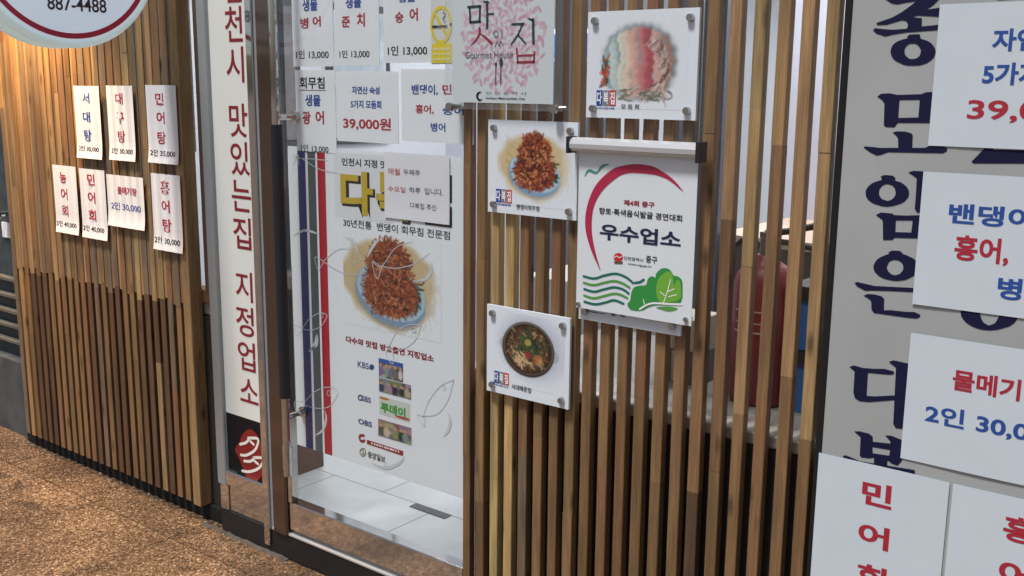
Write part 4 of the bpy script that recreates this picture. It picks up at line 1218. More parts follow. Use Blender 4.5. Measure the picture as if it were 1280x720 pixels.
b.stroke([(-1.821,1.796), (-1.821,1.783), (-1.832,1.768), (-1.851,1.754)], [.008, .007, .005, .002], KY); b.stroke([(-1.819,1.783), (-1.803,1.774), (-1.78,1.758)], [.003, .006, .008], KY)
b.build('red_lettering', mat('plaque_red', srgb(140, 44, 60), .5), gp); b = MB()
gst(b, [(-1.696,1.743), (-1.692,1.708)], .0052); gst(b, [(-1.638,1.734), (-1.64,1.709)], .0052); gst(b, [(-1.693,1.708), (-1.639,1.709)], .006); gst(b, [(-1.692,1.725), (-1.64,1.726)], .004)
b.build('red_lettering', mat('plaque_red', srgb(140, 44, 60), .5), gp)
b = MB()
b.stroke([(-1.757,1.78), (-1.757,1.778), (-1.758,1.777), (-1.759,1.775), (-1.76,1.774), (-1.761,1.773), (-1.763,1.773), (-1.765,1.773), (-1.767,1.773), (-1.769,1.773), (-1.77,1.774), (-1.771,1.776), (-1.772,1.777), (-1.773,1.779), (-1.773,1.78), (-1.773,1.782), (-1.773,1.784), (-1.772,1.785), (-1.77,1.786), (-1.769,1.787), (-1.767,1.788), (-1.765,1.788), (-1.763,1.788), (-1.762,1.787), (-1.76,1.786), (-1.759,1.785), (-1.758,1.783), (-1.757,1.782)], .002, KY); gst(b, [(-1.746,1.792), (-1.745,1.768)], .0022)
for pts in ([(-1.76,1.763), (-1.769,1.748)], [(-1.761,1.76), (-1.755,1.75)], [(-1.748,1.763), (-1.755,1.749)], [(-1.748,1.76), (-1.74,1.751)]): gst(b, pts, .002)
write(b, 'Gourmet House', (-1.871, -1.708, 1.719, 1.737), KY, -.004)
b.build('grey_lettering', mat('plaque_grey', srgb(88, 88, 96), .5), gp)
b = MB()
b.poly([(-1.741,1.708), (-1.741,1.706), (-1.741,1.703), (-1.742,1.701), (-1.743,1.699), (-1.744,1.698), (-1.746,1.697), (-1.747,1.697), (-1.748,1.697), (-1.75,1.698), (-1.751,1.699), (-1.752,1.701), (-1.753,1.703), (-1.753,1.706), (-1.753,1.708), (-1.753,1.711), (-1.753,1.713), (-1.752,1.715), (-1.751,1.717), (-1.75,1.718), (-1.749,1.719), (-1.747,1.719), (-1.746,1.719), (-1.745,1.718), (-1.743,1.717), (-1.742,1.715), (-1.742,1.713), (-1.741,1.711)], KY); gst(b, [(-1.748,1.7), (-1.748,1.651)], .003); gst(b, [(-1.765,1.698), (-1.765,1.651)], .003); b.slab([(-1.769,1.707), (-1.761,1.707), (-1.762,1.697), (-1.767,1.697)], KY, KY + .0004)
b.build('fork_and_spoon', mat('plaque_dark', srgb(52, 58, 66), .5), gp)
b = MB(); sp = smooth_path([(-1.814,1.632), (-1.825,1.628), (-1.829,1.619), (-1.821,1.61), (-1.811,1.612)]); b.stroke(sp, [.001 + .006 * math.sin(math.pi * i / (len(sp) - 1)) for i in range(len(sp))], KY); b.build('city_mark', NAVY, gp)
lettered(gp, [('Incheon Metropolitan City', (-1.798, -1.666, 1.6115, 1.6185), BLACK, .02), ('인 천 광 역 시', (-1.798, -1.664, 1.625, 1.633), GREY, 0)], KY)
b = MB()
for x, z in ((-1.925, 1.59), (-1.572, 1.592), (-1.925, 2.14), (-1.572, 2.14)):
    b = MB(); b.cyl((x, .004, z), (x, -.0345, z), .008, 16); b.cyl((x, -.0345, z), (x, -.044, z), .0125, 18, .0115)
    b.build('standoff', STEEL2, gp)

# hanging poster in a roll-up case
hp = thing('hanging_poster', (-1.33, -.03, 1.088), 'white award poster with red crescent and green cabbage hanging from a roller case', 'poster')
PY = -.030
part('poster_sheet', mat('poster_film', (.68, .73, .76), .25, var=.015, scale=4), lambda b: b.box(-1.497, -1.162, PY, PY + .001, 1.088, 1.492), hp)
def case(b):
    prof = [(-.020, 1.487), (-.044, 1.489), (-.052, 1.497), (-.053, 1.508), (-.048, 1.518), (-.036, 1.5235), (-.020, 1.523)]
    x0, x1 = -1.513, -1.158
    n = len(prof)
    b.add([(x0, y, z) for y, z in prof] + [(x1, y, z) for y, z in prof], [tuple(range(n - 1, -1, -1)), tuple(range(n, 2 * n))] + [(i, i + n, (i + 1) % n + n, (i + 1) % n) for i in range(n)])
rc = part('roller_case', mat('case_silver', (.56, .57, .585), .3, .3), case, hp)
part('end_cap', RUBBER, lambda b: (b.box(-1.1575, -1.147, -.055, -.018, 1.478, 1.5255), b.box(-1.521, -1.5135, -.055, -.018, 1.484, 1.5255)), hp)
part('hanger_rail', STEEL2, lambda b: b.box(-1.50, -1.17, -.0175, -.004, 1.492, 1.515), hp)
PZ = PY - .0008
b = MB(); b.poly(smooth_path([(-1.426,1.194), (-1.455,1.244), (-1.473,1.296), (-1.47,1.35), (-1.446,1.405), (-1.403,1.445), (-1.369,1.459), (-1.334,1.465), (-1.305,1.465), (-1.275,1.46), (-1.229,1.437), (-1.198,1.409)], 5) + smooth_path([(-1.199,1.408), (-1.233,1.43), (-1.258,1.439), (-1.283,1.443), (-1.334,1.444), (-1.363,1.439), (-1.385,1.428), (-1.424,1.395), (-1.449,1.352), (-1.454,1.298), (-1.443,1.245), (-1.424,1.194)], 5), PZ)
b.build('red_crescent', mat('crescent_red', srgb(170, 40, 72), .4), hp)
b = MB(); sp = smooth_path([(-1.479,1.427), (-1.467,1.442), (-1.449,1.438), (-1.437,1.441)]); b.stroke(sp, [.001 + .006 * math.sin(math.pi * i / (len(sp) - 1)) for i in range(len(sp))], PZ)
sp = smooth_path([(-1.444,1.435), (-1.432,1.45), (-1.422,1.457), (-1.407,1.461)]); b.stroke(sp, [.001 + .006 * math.sin(math.pi * i / (len(sp) - 1)) for i in range(len(sp))], PZ - .0002); b.build('bird', mat('bird_teal', srgb(70, 140, 130), .4), hp)
lettered(hp, [('제4회 중구', (-1.362, -1.274, 1.363, 1.377), MAROON, .03), ('향토·특색음식발굴 경연대회', (-1.433, -1.198, 1.3355, 1.3525), BLACK, .018), ('우수업소', (-1.429, -1.199, 1.272, 1.313), mat('poster_navy', srgb(28, 36, 66), .4), .03),
              ('인천광역시', (-1.356, -1.301, 1.228, 1.237), BLACK, .012), ('중구', (-1.293, -1.261, 1.228, 1.245), BLACK, .015), ('www.icjg.go.kr', (-1.344, -1.275, 1.2155, 1.2225), BLACK, .01)], PZ)
b = MB(); b.poly([(-1.359,1.234), (-1.359,1.231), (-1.36,1.229), (-1.362,1.226), (-1.364,1.224), (-1.366,1.223), (-1.369,1.222), (-1.372,1.221), (-1.375,1.221), (-1.378,1.222), (-1.381,1.223), (-1.383,1.224), (-1.385,1.226), (-1.386,1.228), (-1.386,1.231), (-1.386,1.233), (-1.385,1.235), (-1.383,1.238), (-1.381,1.24), (-1.379,1.241), (-1.376,1.242), (-1.373,1.243), (-1.37,1.243), (-1.367,1.243), (-1.364,1.242), (-1.362,1.24), (-1.361,1.238), (-1.359,1.236)], PZ); b.build('district_mark', mat('mark_crimson', srgb(190, 40, 50), .4), hp)
b = MB(); b.stroke(smooth_path([(-1.384,1.23), (-1.377,1.235), (-1.37,1.232), (-1.362,1.235)]), .002, PZ - .0004); b.build('district_wave', WHITE, hp)
b = MB(); b.slab([(-1.385,1.221), (-1.359,1.223), (-1.36,1.217), (-1.383,1.215)], PZ - .0002, PZ + .0004); b.build('district_base', mat('mark_olive', srgb(90, 80, 70), .4), hp)
TG, LG = mat('wave_teal', srgb(24, 104, 90), .4), mat('wave_green', srgb(84, 150, 66), .4)
for bb, pts in ((TG, [(-1.475,1.172), (-1.443,1.17), (-1.413,1.181), (-1.379,1.19), (-1.349,1.185), (-1.327,1.173)]), (LG, [(-1.474,1.155), (-1.443,1.153), (-1.412,1.163), (-1.382,1.171), (-1.357,1.168), (-1.337,1.16)]), (TG, [(-1.472,1.139), (-1.442,1.136), (-1.412,1.146), (-1.382,1.155), (-1.356,1.153), (-1.339,1.145)]),
                (LG, [(-1.472,1.122), (-1.442,1.119), (-1.411,1.129), (-1.381,1.139), (-1.36,1.138), (-1.343,1.133)]), (TG, [(-1.471,1.106), (-1.437,1.104), (-1.406,1.113), (-1.381,1.122), (-1.353,1.117)]), (TG, [(-1.321,1.174), (-1.307,1.178), (-1.297,1.185)])):
    b = MB(); b.stroke(smooth_path(pts, 6), .0062, PZ); b.build('wave_line', bb, hp)
CB = [(-1.342,1.118), (-1.334,1.128), (-1.331,1.149), (-1.323,1.163), (-1.306,1.169), (-1.29,1.173), (-1.286,1.187), (-1.278,1.195), (-1.27,1.196), (-1.264,1.194), (-1.263,1.204), (-1.247,1.219), (-1.227,1.219), (-1.214,1.205), (-1.205,1.205), (-1.192,1.197), (-1.189,1.174), (-1.19,1.149), (-1.203,1.136), (-1.259,1.126), (-1.281,1.118), (-1.3,1.107), (-1.325,1.104), (-1.335,1.107)]
b = MB(); b.poly(closed_smooth(CB, 3), PZ); b.build('cabbage', mat('cabbage_green', srgb(48, 140, 66), .4), hp)
b = MB(); b.poly(closed_smooth([(-1.261,1.165), (-1.256,1.191), (-1.242,1.207), (-1.227,1.214), (-1.216,1.203), (-1.213,1.182), (-1.204,1.197), (-1.196,1.191), (-1.193,1.174), (-1.194,1.151), (-1.223,1.138), (-1.251,1.136)], 3), PZ - .0003); b.build('cabbage_heart', mat('cabbage_light', srgb(110, 170, 60), .4), hp)
b = MB()
b.stroke(smooth_path([(-1.305,1.11), (-1.288,1.122), (-1.268,1.13), (-1.227,1.134), (-1.19,1.138)]), .0045, PZ - .0006)
for pts in ([(-1.239,1.135), (-1.229,1.166), (-1.222,1.195)], [(-1.233,1.151), (-1.249,1.161)], [(-1.229,1.164), (-1.211,1.173)], [(-1.226,1.152), (-1.204,1.16)], [(-1.296,1.136), (-1.291,1.121)]): b.stroke(pts, .0022, PZ - .0006)
b.build('cabbage_veins', WHITE, hp)
b = MB(); b.poly(closed_smooth([(-1.259,1.121), (-1.227,1.128), (-1.201,1.127), (-1.205,1.122), (-1.222,1.116), (-1.243,1.117)], 3), PZ); b.build('cabbage_base', LG, hp)
part('poster_screw', STEEL2, lambda b: [b.cyl((x, PY + .02, z), (x, PY - .006, z), .006, 14) for x, z in ((-1.488, 1.098), (-1.176, 1.103))], hp)

# ------------------------------------------------------------------ big sign panel at the right with papers
sp_ = thing('sign_panel', (-.3, -.01, .2), 'large grey sign panel with big navy brush letters, partly papered over', 'sign')
SY0 = -.030
part('panel_board', mat('panel_grey', (.36, .38, .375), .45, var=.1, scale=3, bump=.08), lambda b: b.box(-.822, .25, SY0, .03, .12, 2.3), sp_)
part('panel_trim', BLACKGLOSS, lambda b: b.bar(-.838, -.8225, SY0 - .002, .03, .12, 2.3, .001), sp_)
LY = SY0 - .0008
b = MB()
b.poly([(-0.758,1.841), (-0.756,1.827), (-0.744,1.819), (-0.732,1.816), (-0.715,1.819), (-0.695,1.821), (-0.707,1.811), (-0.723,1.8), (-0.74,1.791), (-0.771,1.781), (-0.769,1.777), (-0.75,1.777), (-0.732,1.782), (-0.719,1.785), (-0.711,1.783), (-0.707,1.777), (-0.708,1.77), (-0.711,1.768), (-0.738,1.767), (-0.757,1.769), (-0.773,1.771), (-0.777,1.767), (-0.769,1.76), (-0.751,1.754), (-0.737,1.757), (-0.71,1.761), (-0.689,1.762), (-0.633,1.765), (-0.634,1.776), (-0.663,1.773), (-0.68,1.772), (-0.681,1.788), (-0.699,1.79), (-0.691,1.793), (-0.674,1.792), (-0.635,1.788), (-0.637,1.808), (-0.658,1.806), (-0.674,1.804), (-0.661,1.812), (-0.651,1.823), (-0.652,1.836)], LY)
b.poly([(-0.649,1.723), (-0.65,1.717), (-0.652,1.711), (-0.657,1.706), (-0.664,1.701), (-0.672,1.698), (-0.681,1.696), (-0.691,1.696), (-0.701,1.696), (-0.71,1.698), (-0.719,1.702), (-0.727,1.706), (-0.733,1.712), (-0.736,1.717), (-0.738,1.724), (-0.737,1.73), (-0.735,1.736), (-0.73,1.741), (-0.723,1.745), (-0.714,1.748), (-0.705,1.75), (-0.695,1.75), (-0.685,1.75), (-0.676,1.747), (-0.667,1.744), (-0.66,1.74), (-0.654,1.734), (-0.651,1.729)], LY, [[(-0.678,1.724), (-0.678,1.72), (-0.679,1.717), (-0.68,1.714), (-0.683,1.712), (-0.686,1.71), (-0.689,1.709), (-0.693,1.709), (-0.696,1.709), (-0.7,1.71), (-0.703,1.712), (-0.706,1.715), (-0.708,1.717), (-0.709,1.721), (-0.71,1.724), (-0.71,1.728), (-0.709,1.731), (-0.707,1.734), (-0.705,1.736), (-0.702,1.738), (-0.699,1.739), (-0.695,1.739), (-0.691,1.739), (-0.688,1.738), (-0.685,1.736), (-0.682,1.733), (-0.68,1.73), (-0.678,1.727)]]); b.poly([(-0.707,1.753), (-0.702,1.757), (-0.683,1.757), (-0.68,1.75), (-0.682,1.744), (-0.705,1.745)], LY - .0003)
b.build('brush_letter', NAVY, sp_)
b = MB()
b.poly([(-0.758,1.634), (-0.75,1.64), (-0.732,1.641), (-0.718,1.638), (-0.694,1.639), (-0.67,1.64), (-0.661,1.644), (-0.64,1.645), (-0.637,1.584), (-0.712,1.582), (-0.718,1.573), (-0.736,1.573), (-0.74,1.577), (-0.742,1.62), (-0.747,1.627)], LY, [[(-0.712,1.628), (-0.672,1.629), (-0.672,1.594), (-0.712,1.592)]])
b.poly([(-0.721,1.562), (-0.713,1.565), (-0.695,1.565), (-0.683,1.562), (-0.68,1.558), (-0.679,1.533), (-0.654,1.534), (-0.646,1.538), (-0.618,1.539), (-0.611,1.535), (-0.611,1.529), (-0.619,1.525), (-0.651,1.524), (-0.727,1.522), (-0.741,1.516), (-0.75,1.514), (-0.764,1.52), (-0.778,1.529), (-0.776,1.532), (-0.758,1.531), (-0.742,1.53), (-0.707,1.532), (-0.709,1.551), (-0.714,1.557)], LY)
b.build('brush_letter', NAVY, sp_)
b = MB()
b.poly([(-0.678,1.441), (-0.678,1.435), (-0.681,1.429), (-0.686,1.423), (-0.692,1.419), (-0.701,1.415), (-0.71,1.412), (-0.72,1.41), (-0.73,1.41), (-0.739,1.412), (-0.748,1.414), (-0.756,1.418), (-0.762,1.423), (-0.766,1.429), (-0.767,1.435), (-0.767,1.441), (-0.764,1.447), (-0.759,1.453), (-0.752,1.458), (-0.743,1.462), (-0.734,1.465), (-0.724,1.466), (-0.714,1.466), (-0.705,1.464), (-0.696,1.462), (-0.689,1.458), (-0.683,1.453), (-0.679,1.447)], LY, [[(-0.705,1.441), (-0.705,1.437), (-0.706,1.433), (-0.708,1.43), (-0.71,1.427), (-0.713,1.425), (-0.717,1.423), (-0.721,1.422), (-0.724,1.423), (-0.728,1.424), (-0.732,1.425), (-0.735,1.428), (-0.737,1.431), (-0.739,1.435), (-0.739,1.438), (-0.739,1.442), (-0.738,1.446), (-0.736,1.449), (-0.734,1.452), (-0.731,1.454), (-0.727,1.456), (-0.723,1.457), (-0.719,1.456), (-0.716,1.455), (-0.712,1.454), (-0.709,1.451), (-0.707,1.448), (-0.706,1.444)]]); b.poly([(-0.738,1.472), (-0.731,1.475), (-0.715,1.475), (-0.708,1.471), (-0.708,1.462), (-0.733,1.46)], LY - .0003)
b.poly([(-0.683,1.483), (-0.673,1.487), (-0.644,1.487), (-0.645,1.477), (-0.647,1.441), (-0.646,1.404), (-0.659,1.403), (-0.664,1.41), (-0.664,1.433), (-0.665,1.472), (-0.674,1.478)], LY)
b.poly([(-0.742,1.391), (-0.732,1.397), (-0.709,1.397), (-0.704,1.394), (-0.679,1.395), (-0.646,1.399), (-0.642,1.351), (-0.7,1.347), (-0.704,1.342), (-0.723,1.34), (-0.727,1.381), (-0.736,1.387)], LY, [[(-0.7,1.383), (-0.666,1.386), (-0.667,1.361), (-0.699,1.359)]])
b.build('brush_letter', NAVY, sp_)
b = MB()
b.poly([(-0.647,1.291), (-0.648,1.285), (-0.65,1.278), (-0.655,1.272), (-0.662,1.267), (-0.67,1.262), (-0.68,1.259), (-0.69,1.257), (-0.7,1.257), (-0.71,1.258), (-0.719,1.26), (-0.727,1.264), (-0.733,1.269), (-0.737,1.274), (-0.739,1.281), (-0.738,1.287), (-0.735,1.294), (-0.73,1.3), (-0.723,1.305), (-0.714,1.31), (-0.705,1.313), (-0.694,1.314), (-0.684,1.315), (-0.675,1.314), (-0.666,1.311), (-0.658,1.308), (-0.652,1.303), (-0.649,1.297)], LY, [[(-0.677,1.287), (-0.677,1.284), (-0.678,1.28), (-0.68,1.277), (-0.682,1.274), (-0.685,1.272), (-0.689,1.27), (-0.692,1.269), (-0.696,1.269), (-0.7,1.27), (-0.703,1.272), (-0.706,1.274), (-0.708,1.277), (-0.71,1.28), (-0.711,1.283), (-0.71,1.287), (-0.709,1.29), (-0.708,1.294), (-0.705,1.297), (-0.702,1.299), (-0.699,1.3), (-0.695,1.301), (-0.691,1.301), (-0.688,1.3), (-0.684,1.299), (-0.682,1.297), (-0.679,1.294), (-0.678,1.291)]]); b.poly([(-0.71,1.315), (-0.703,1.32), (-0.687,1.321), (-0.68,1.316), (-0.681,1.308), (-0.705,1.305)], LY - .0003)
b.poly([(-0.776,1.242), (-0.771,1.245), (-0.754,1.243), (-0.734,1.241), (-0.706,1.243), (-0.642,1.248), (-0.642,1.239), (-0.705,1.234), (-0.741,1.23), (-0.752,1.228), (-0.77,1.235)], LY)
b.poly([(-0.755,1.217), (-0.747,1.222), (-0.731,1.223), (-0.717,1.221), (-0.711,1.216), (-0.71,1.192), (-0.695,1.194), (-0.665,1.195), (-0.647,1.197), (-0.635,1.193), (-0.635,1.188), (-0.642,1.184), (-0.657,1.183), (-0.69,1.183), (-0.718,1.183), (-0.73,1.183), (-0.736,1.19), (-0.738,1.208), (-0.746,1.213)], LY)
b.build('brush_letter', NAVY, sp_)
b = MB()
b.poly([(-0.774,1.057), (-0.765,1.062), (-0.744,1.06), (-0.723,1.062), (-0.699,1.066), (-0.679,1.064), (-0.678,1.058), (-0.688,1.055), (-0.733,1.051), (-0.732,1), (-0.715,1.002), (-0.667,1.014), (-0.666,1.004), (-0.726,0.987), (-0.746,0.985), (-0.757,0.99), (-0.761,1.002), (-0.762,1.049)], LY)
b.poly([(-0.691,1.083), (-0.681,1.088), (-0.647,1.086), (-0.644,0.999), (-0.646,0.944), (-0.665,0.942), (-0.671,0.95), (-0.675,1.073)], LY - .0003)
b.build('brush_letter', NAVY, sp_)
b = MB()
b.poly([(-0.753,0.915), (-0.741,0.918), (-0.721,0.917), (-0.712,0.912), (-0.711,0.901), (-0.674,0.905), (-0.674,0.91), (-0.686,0.921), (-0.672,0.923), (-0.648,0.918), (-0.647,0.872), (-0.655,0.86), (-0.669,0.862), (-0.673,0.866), (-0.677,0.865), (-0.676,0.848), (-0.704,0.841), (-0.706,0.866), (-0.716,0.862), (-0.733,0.86), (-0.737,0.864), (-0.738,0.905)], LY, [[(-0.711,0.889), (-0.673,0.891), (-0.674,0.878), (-0.709,0.875)]])
b.poly([(-0.774,0.854), (-0.767,0.857), (-0.736,0.851), (-0.703,0.853), (-0.619,0.859), (-0.616,0.845), (-0.665,0.839), (-0.727,0.835), (-0.77,0.847)], LY - .0003)
b.build('brush_letter', NAVY, sp_)
b = MB()
b.poly([(-0.563,1.511), (-0.54,1.54), (-0.54,1.551), (-0.523,1.551), (-0.524,1.541), (-0.526,1.536), (-0.443,1.538), (-0.44,1.514), (-0.559,1.508)], LY)
b.build('brush_letter', NAVY, sp_)
b = MB()
b.poly([(-0.448,1.226), (-0.449,1.218), (-0.452,1.209), (-0.457,1.201), (-0.465,1.194), (-0.475,1.189), (-0.486,1.184), (-0.498,1.181), (-0.511,1.18), (-0.522,1.181), (-0.533,1.184), (-0.543,1.189), (-0.55,1.195), (-0.555,1.202), (-0.557,1.21), (-0.556,1.219), (-0.553,1.227), (-0.547,1.235), (-0.539,1.242), (-0.528,1.248), (-0.517,1.253), (-0.505,1.255), (-0.493,1.256), (-0.481,1.254), (-0.471,1.251), (-0.462,1.247), (-0.455,1.241), (-0.45,1.234)], LY, [[(-0.485,1.219), (-0.485,1.213), (-0.486,1.208), (-0.488,1.203), (-0.49,1.198), (-0.493,1.195), (-0.497,1.193), (-0.5,1.191), (-0.504,1.191), (-0.508,1.193), (-0.512,1.195), (-0.515,1.199), (-0.517,1.203), (-0.519,1.208), (-0.52,1.214), (-0.52,1.219), (-0.519,1.225), (-0.518,1.23), (-0.515,1.234), (-0.512,1.238), (-0.509,1.24), (-0.505,1.241), (-0.501,1.241), (-0.497,1.24), (-0.494,1.237), (-0.491,1.234), (-0.488,1.229), (-0.486,1.224)]])
b.build('brush_letter', NAVY, sp_)
b = MB()
b.poly([(-0.552,1.828), (-0.543,1.817), (-0.467,1.82), (-0.469,1.84)], LY)
b.build('brush_letter', NAVY, sp_)


G3 = 'papers stuck on the big sign panel'
RY = SY0 - .003
def big_paper(box, label, items):
    p = sheet('menu_paper', box, RY, mat('dimmed_paper', (.58, .65, .70), .6, var=.025, scale=12), None, wavy(box[0], box[2], .0008, .33, 0, box[2] * 9), 10, 10, .001)  # same white paper, its colour darkened to stand for light falloff at the right
    tag(p, label, 'menu paper', G3)
    lettered(p, items, RY - .0006, wavy(box[0], box[2], .0008, .33, 0, box[2] * 9))
big_paper((-.648, -.21, 1.539, 1.813), 'white paper with red price starting 39, top of the big sign panel', [
    ('자연산 숙성', (-.545, -.325, 1.722, 1.764), BLUE, .03), ('5가지 모듬회', (-.557, -.315, 1.659, 1.701), BLUE, .03), ('39,000원', (-.579, -.30, 1.588, 1.637), RED, .018)])
big_paper((-.652, -.21, 1.214, 1.487), 'white paper of blue and red fish names, second from the top on the sign panel', [
    ('밴댕이, 민어,', (-.596, -.28, 1.385, 1.428), BLUE, .03), ('홍어,', (-.579, -.478, 1.312, 1.366), RED, .03), ('숭어', (-.44, -.35, 1.312, 1.366), BLUE, .03), ('병어', (-.492, -.395, 1.247, 1.291), BLUE, .03)])
big_paper((-.65, -.21, .879, 1.153), 'white paper with blue price line under red fish name, third down on the sign panel', [
    ('물메기탕', (-.559, -.382, 1.048, 1.092), RED, .028), ('2인 30,000', (-.607, -.35, .966, 1.010), BLUE, .025)])
big_paper((-.827, -.546, .44, .850), 'tall white paper with vertical red characters at the bottom left of the sign panel', [
    ('민', (-0.725, -0.66, 0.758, 0.812), RED, .03), ('어', (-0.726, -0.659, 0.662, 0.715), RED, .03), ('회', (-0.723, -0.658, 0.565, 0.621), RED, .03)])
big_paper((-.539, -.26, .44, .850), 'tall white paper cut by the right edge, bottom right of the sign panel', [
    ('홍', (-0.436, -0.375, 0.757, 0.811), RED, .03), ('어', (-0.436, -0.371, 0.662, 0.715), RED, .03)])

# ------------------------------------------------------------------ things inside, seen through the right window
fe = thing('fire_extinguisher', (-1.13, .3, .836), 'red fire extinguisher standing on the sill behind the slats', 'fire extinguisher')
REDP = mat('extinguisher_red', (.22, .02, .027), .4)
ex, ey = -1.13, .30
part('window_ledge', mat('ledge_laminate', (.22, .21, .20), .4, var=.05), lambda b: b.box(-1.905, .5, .2405, .75, .78, .834))
cylb = part('cylinder', REDP, lambda b: b.lathe(ex, ey, [(0, .8365), (.075, .837), (.08, .845), (.08, 1.14), (.072, 1.175), (.05, 1.20), (.026, 1.215), (.026, 1.225), (0, 1.225)], 28), fe, smooth=True)
part('valve', mat('valve_metal', (.25, .25, .25), .35, .8), lambda b: (b.cyl((ex, ey, 1.2255), (ex, ey, 1.27), .018, 14), b.box(ex - .015, ex + .02, ey - .014, ey + .014, 1.27, 1.285)), fe, whole=True)
part('lever', RUBBER, lambda b: (b.tube([(ex - .005, ey, 1.28), (ex + .06, ey, 1.292), (ex + .13, ey, 1.312), (ex + .16, ey, 1.318)], .009), b.tube([(ex, ey, 1.262), (ex + .07, ey, 1.262), (ex + .12, ey, 1.255), (ex + .15, ey, 1.23)], .008)), fe, whole=True)
part('hose', RUBBER, lambda b: b.tube([(ex - .015, ey, 1.25), (ex - .07, ey, 1.255), (ex - .12, ey, 1.22), (ex - .125, ey, 1.10), (ex - .11, ey, .95), (ex - .10, ey, .87)], .01), fe)
part('instruction_label', WHITE, lambda b: [b.stroke([(ex + .0815 * math.cos(t), 1.03 + dz), (ex + .0815 * math.cos(t + .25), 1.03 + dz)], .002, ey - .083) for t in (4.2, 4.5, 4.8) for dz in (0, .05)] and None, fe) if False else None
lbm = MB()
for k in range(8):
    t0, t1 = 4.1 + k * .15, 4.25 + k * .15
    a, c = (ex + .0808 * math.cos(t0), ey + .0808 * math.sin(t0)), (ex + .0808 * math.cos(t1), ey + .0808 * math.sin(t1))
    for z0, z1 in ((1.03, 1.034), (1.085, 1.089), (1.055, 1.058)):
        lbm.add([(a[0], a[1], z0), (c[0], c[1], z0), (c[0], c[1], z1), (a[0], a[1], z1)], [(0, 1, 2, 3)])
lbm.build('instruction_label', mat('label_pale', (.6, .45, .42), .5), fe)

CRB = mat('crate_blue', srgb(36, 96, 160), .4, var=.08)
for k, (z, lab) in enumerate(((.8345, 'blue beer crate under another crate, behind the right slats'), (1.0, 'blue beer crate on top of another, beside the extinguisher'))):
    ct = thing('beer_crate', (-.93, .34, z), lab, 'crate', 'stacked blue crates by the window')
    part('crate_body', CRB, lambda b: (b.box(-1.08 + .04, -.72, .26, .5, z, z + .118), b.box(-1.036, -.724, .264, .496, z + .118, z + .128)), ct, whole=True)
    part('crate_rim', RUBBER, lambda b: (b.box(-1.045, -.715, .254, .506, z + .1285, z + .163),), ct)
    b = MB(); write(b, '하이', (-.985, -.925, z + .045, z + .085), .2585, .02); b.build('lettering', WHITE, ct)

for z0, z1, xw, nm, lab in ((.8345, .93, .07, (.07, .07, .08), 'dark carton on the window ledge, under a beige one'), (.9305, 1.02, .06, (.42, .38, .30), 'beige carton stacked on a dark one on the window ledge')):
    ctn = thing('carton', (-1.38, .36, z0), lab, 'carton', 'cartons on the window ledge')
    part('carton_body', mat('carton_%d' % (z0 * 100), nm, .7, var=.1), lambda b: b.hbar(-1.38 - xw, -1.38 + xw, .30, .44, z0, z1, .002), ctn)
    part('carton_flap', mat('carton_tape', (.3, .26, .2), .4), lambda b: b.box(-1.395, -1.365, .2985, .2998, z0 + .004, z1 - .004), ctn)

# cabinet, menu boards and a low counter deeper in the room
cb = thing('low_counter', (-2.0, 1.2, .1), 'white counter with an orange band seen between the slats', 'counter')
part('counter_body', mat('counter_white', (.66, .68, .74), .4), lambda b: b.box(-2.4, -1.62, .95, 1.5, .1005, .60), cb)
part('orange_band', mat('counter_orange', srgb(214, 130, 40), .4), lambda b: b.box(-2.4, -1.62, .945, 1.5, .6005, .69), cb)
part('counter_top', mat('counter_top_white', (.52, .5, .46), .4), lambda b: b.box(-2.42, -1.61, .93, 1.52, .6905, .93), cb)
dk = thing('reception_desk', (-.7, 1.2, .1), 'dark brown desk with peach top edge behind the extinguisher', 'desk')
part('desk_body', mat('desk_brown', srgb(92, 84, 82), .5, var=.1), lambda b: b.box(-1.59, .2, .95, 1.5, .1005, 1.14), dk)
part('desk_top', mat('desk_peach', srgb(205, 180, 160), .5), lambda b: b.box(-1.6, .22, .93, 1.52, 1.1405, 1.17), dk)
wb = thing('wall_board', (-1.6, 4.48, 1.1), 'pale board with aqua lower half on the back wall of the room', 'board')
part('board_frame', ALU, lambda b: b.box(-2.6, -.9, 4.44, 4.495, 1.1, 2.2), wb)
part('board_face', WHITE, lambda b: b.box(-2.56, -.94, 4.43, 4.4395, 1.62, 2.16), wb)
part('board_foot', mat('board_aqua', (.5, .66, .68), .5), lambda b: b.box(-2.56, -.94, 4.43, 4.4395, 1.14, 1.615), wb)
fr = thing('display_fridge', (-3.6, 3.5, .1), 'tall white drinks fridge with glass door at the back of the room', 'fridge')
part('fridge_body', mat('fridge_white', (.72, .74, .78), .35), lambda b: b.box(-4.3, -3.5, 3.3, 4.0, .1005, 2.0), fr)
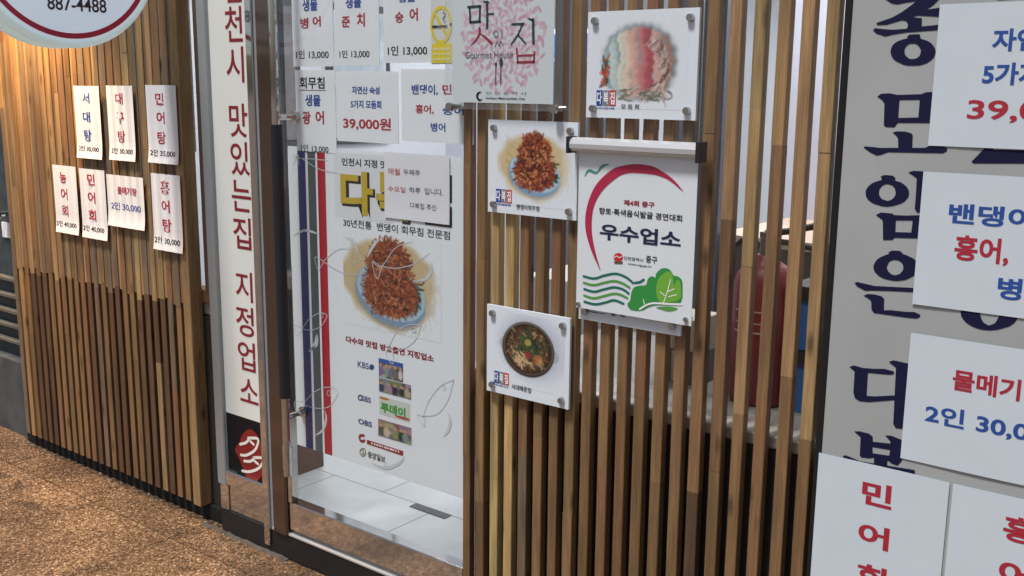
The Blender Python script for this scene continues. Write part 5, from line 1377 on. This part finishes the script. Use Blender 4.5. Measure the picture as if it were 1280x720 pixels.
part('fridge_door', mat('fridge_glass', (.10, .13, .18), .12), lambda b: b.box(-4.24, -3.56, 3.285, 3.2995, .4, 1.8), fr)
part('fridge_sign', mat('fridge_blue', srgb(70, 120, 190), .4), lambda b: b.box(-4.24, -3.56, 3.285, 3.2995, 1.82, 1.97), fr)

for by, lab, c in ((.75, 'grey framed board nearest the window on the inner side wall', (.30, .36, .42)), (1.45, 'dark framed board in the middle of the inner side wall', (.16, .15, .15)), (2.15, 'pale framed board farthest from the window on the inner side wall', (.5, .55, .6))):
    mbd = thing('framed_board', (-4.59, by, 1.3), lab, 'board', 'boards on the inner side wall')
    part('frame', mat('board_frame_dark', (.06, .06, .07), .4), lambda b: b.box(-4.6005, -4.58, by - .25, by + .25, 1.3, 2.1), mbd)
    part('face', mat('board_face_%d' % (by * 100), c, .4, var=.25, scale=9), lambda b: b.box(-4.5795, -4.574, by - .21, by + .21, 1.34, 2.06), mbd)

# warm lamp over the left screen, behind the round sign (its glow shows on the slats)
lampo = thing('wall_lamp', (-4.16, -.16, 2.3), 'small warm downlight above the far end of the left screen', 'lamp')
part('lamp_housing', BRONZE, lambda b: (b.lathe(-4.16, -.16, [(0, 2.42), (.045, 2.42), (.05, 2.40), (.05, 2.30), (.044, 2.30), (.044, 2.315), (0, 2.315)], 20)), lampo)
part('lamp_arm', BRONZE, lambda b: b.box(-4.175, -4.145, -.12, .06, 2.36, 2.38), lampo)
part('lamp_lens', mat('lamp_glow', (1.0, .72, .38), .5, emit=8), lambda b: b.cyl((-4.16, -.16, 2.3145), (-4.16, -.16, 2.31), .043, 20), lampo)
sd = bpy.data.lights.new('lamp_light', 'SPOT')
sd.energy = 170
sd.color = (1.0, .60, .24)
sd.spot_size = math.radians(95)
sd.spot_blend = .6
sd.shadow_soft_size = .03
so = bpy.data.objects.new('lamp_light', sd)
so.location = (-4.16, -.16, 2.295)
so.rotation_euler = (math.radians(8), 0, 0)
COL.objects.link(so)

bpy.data.objects.remove(_to)
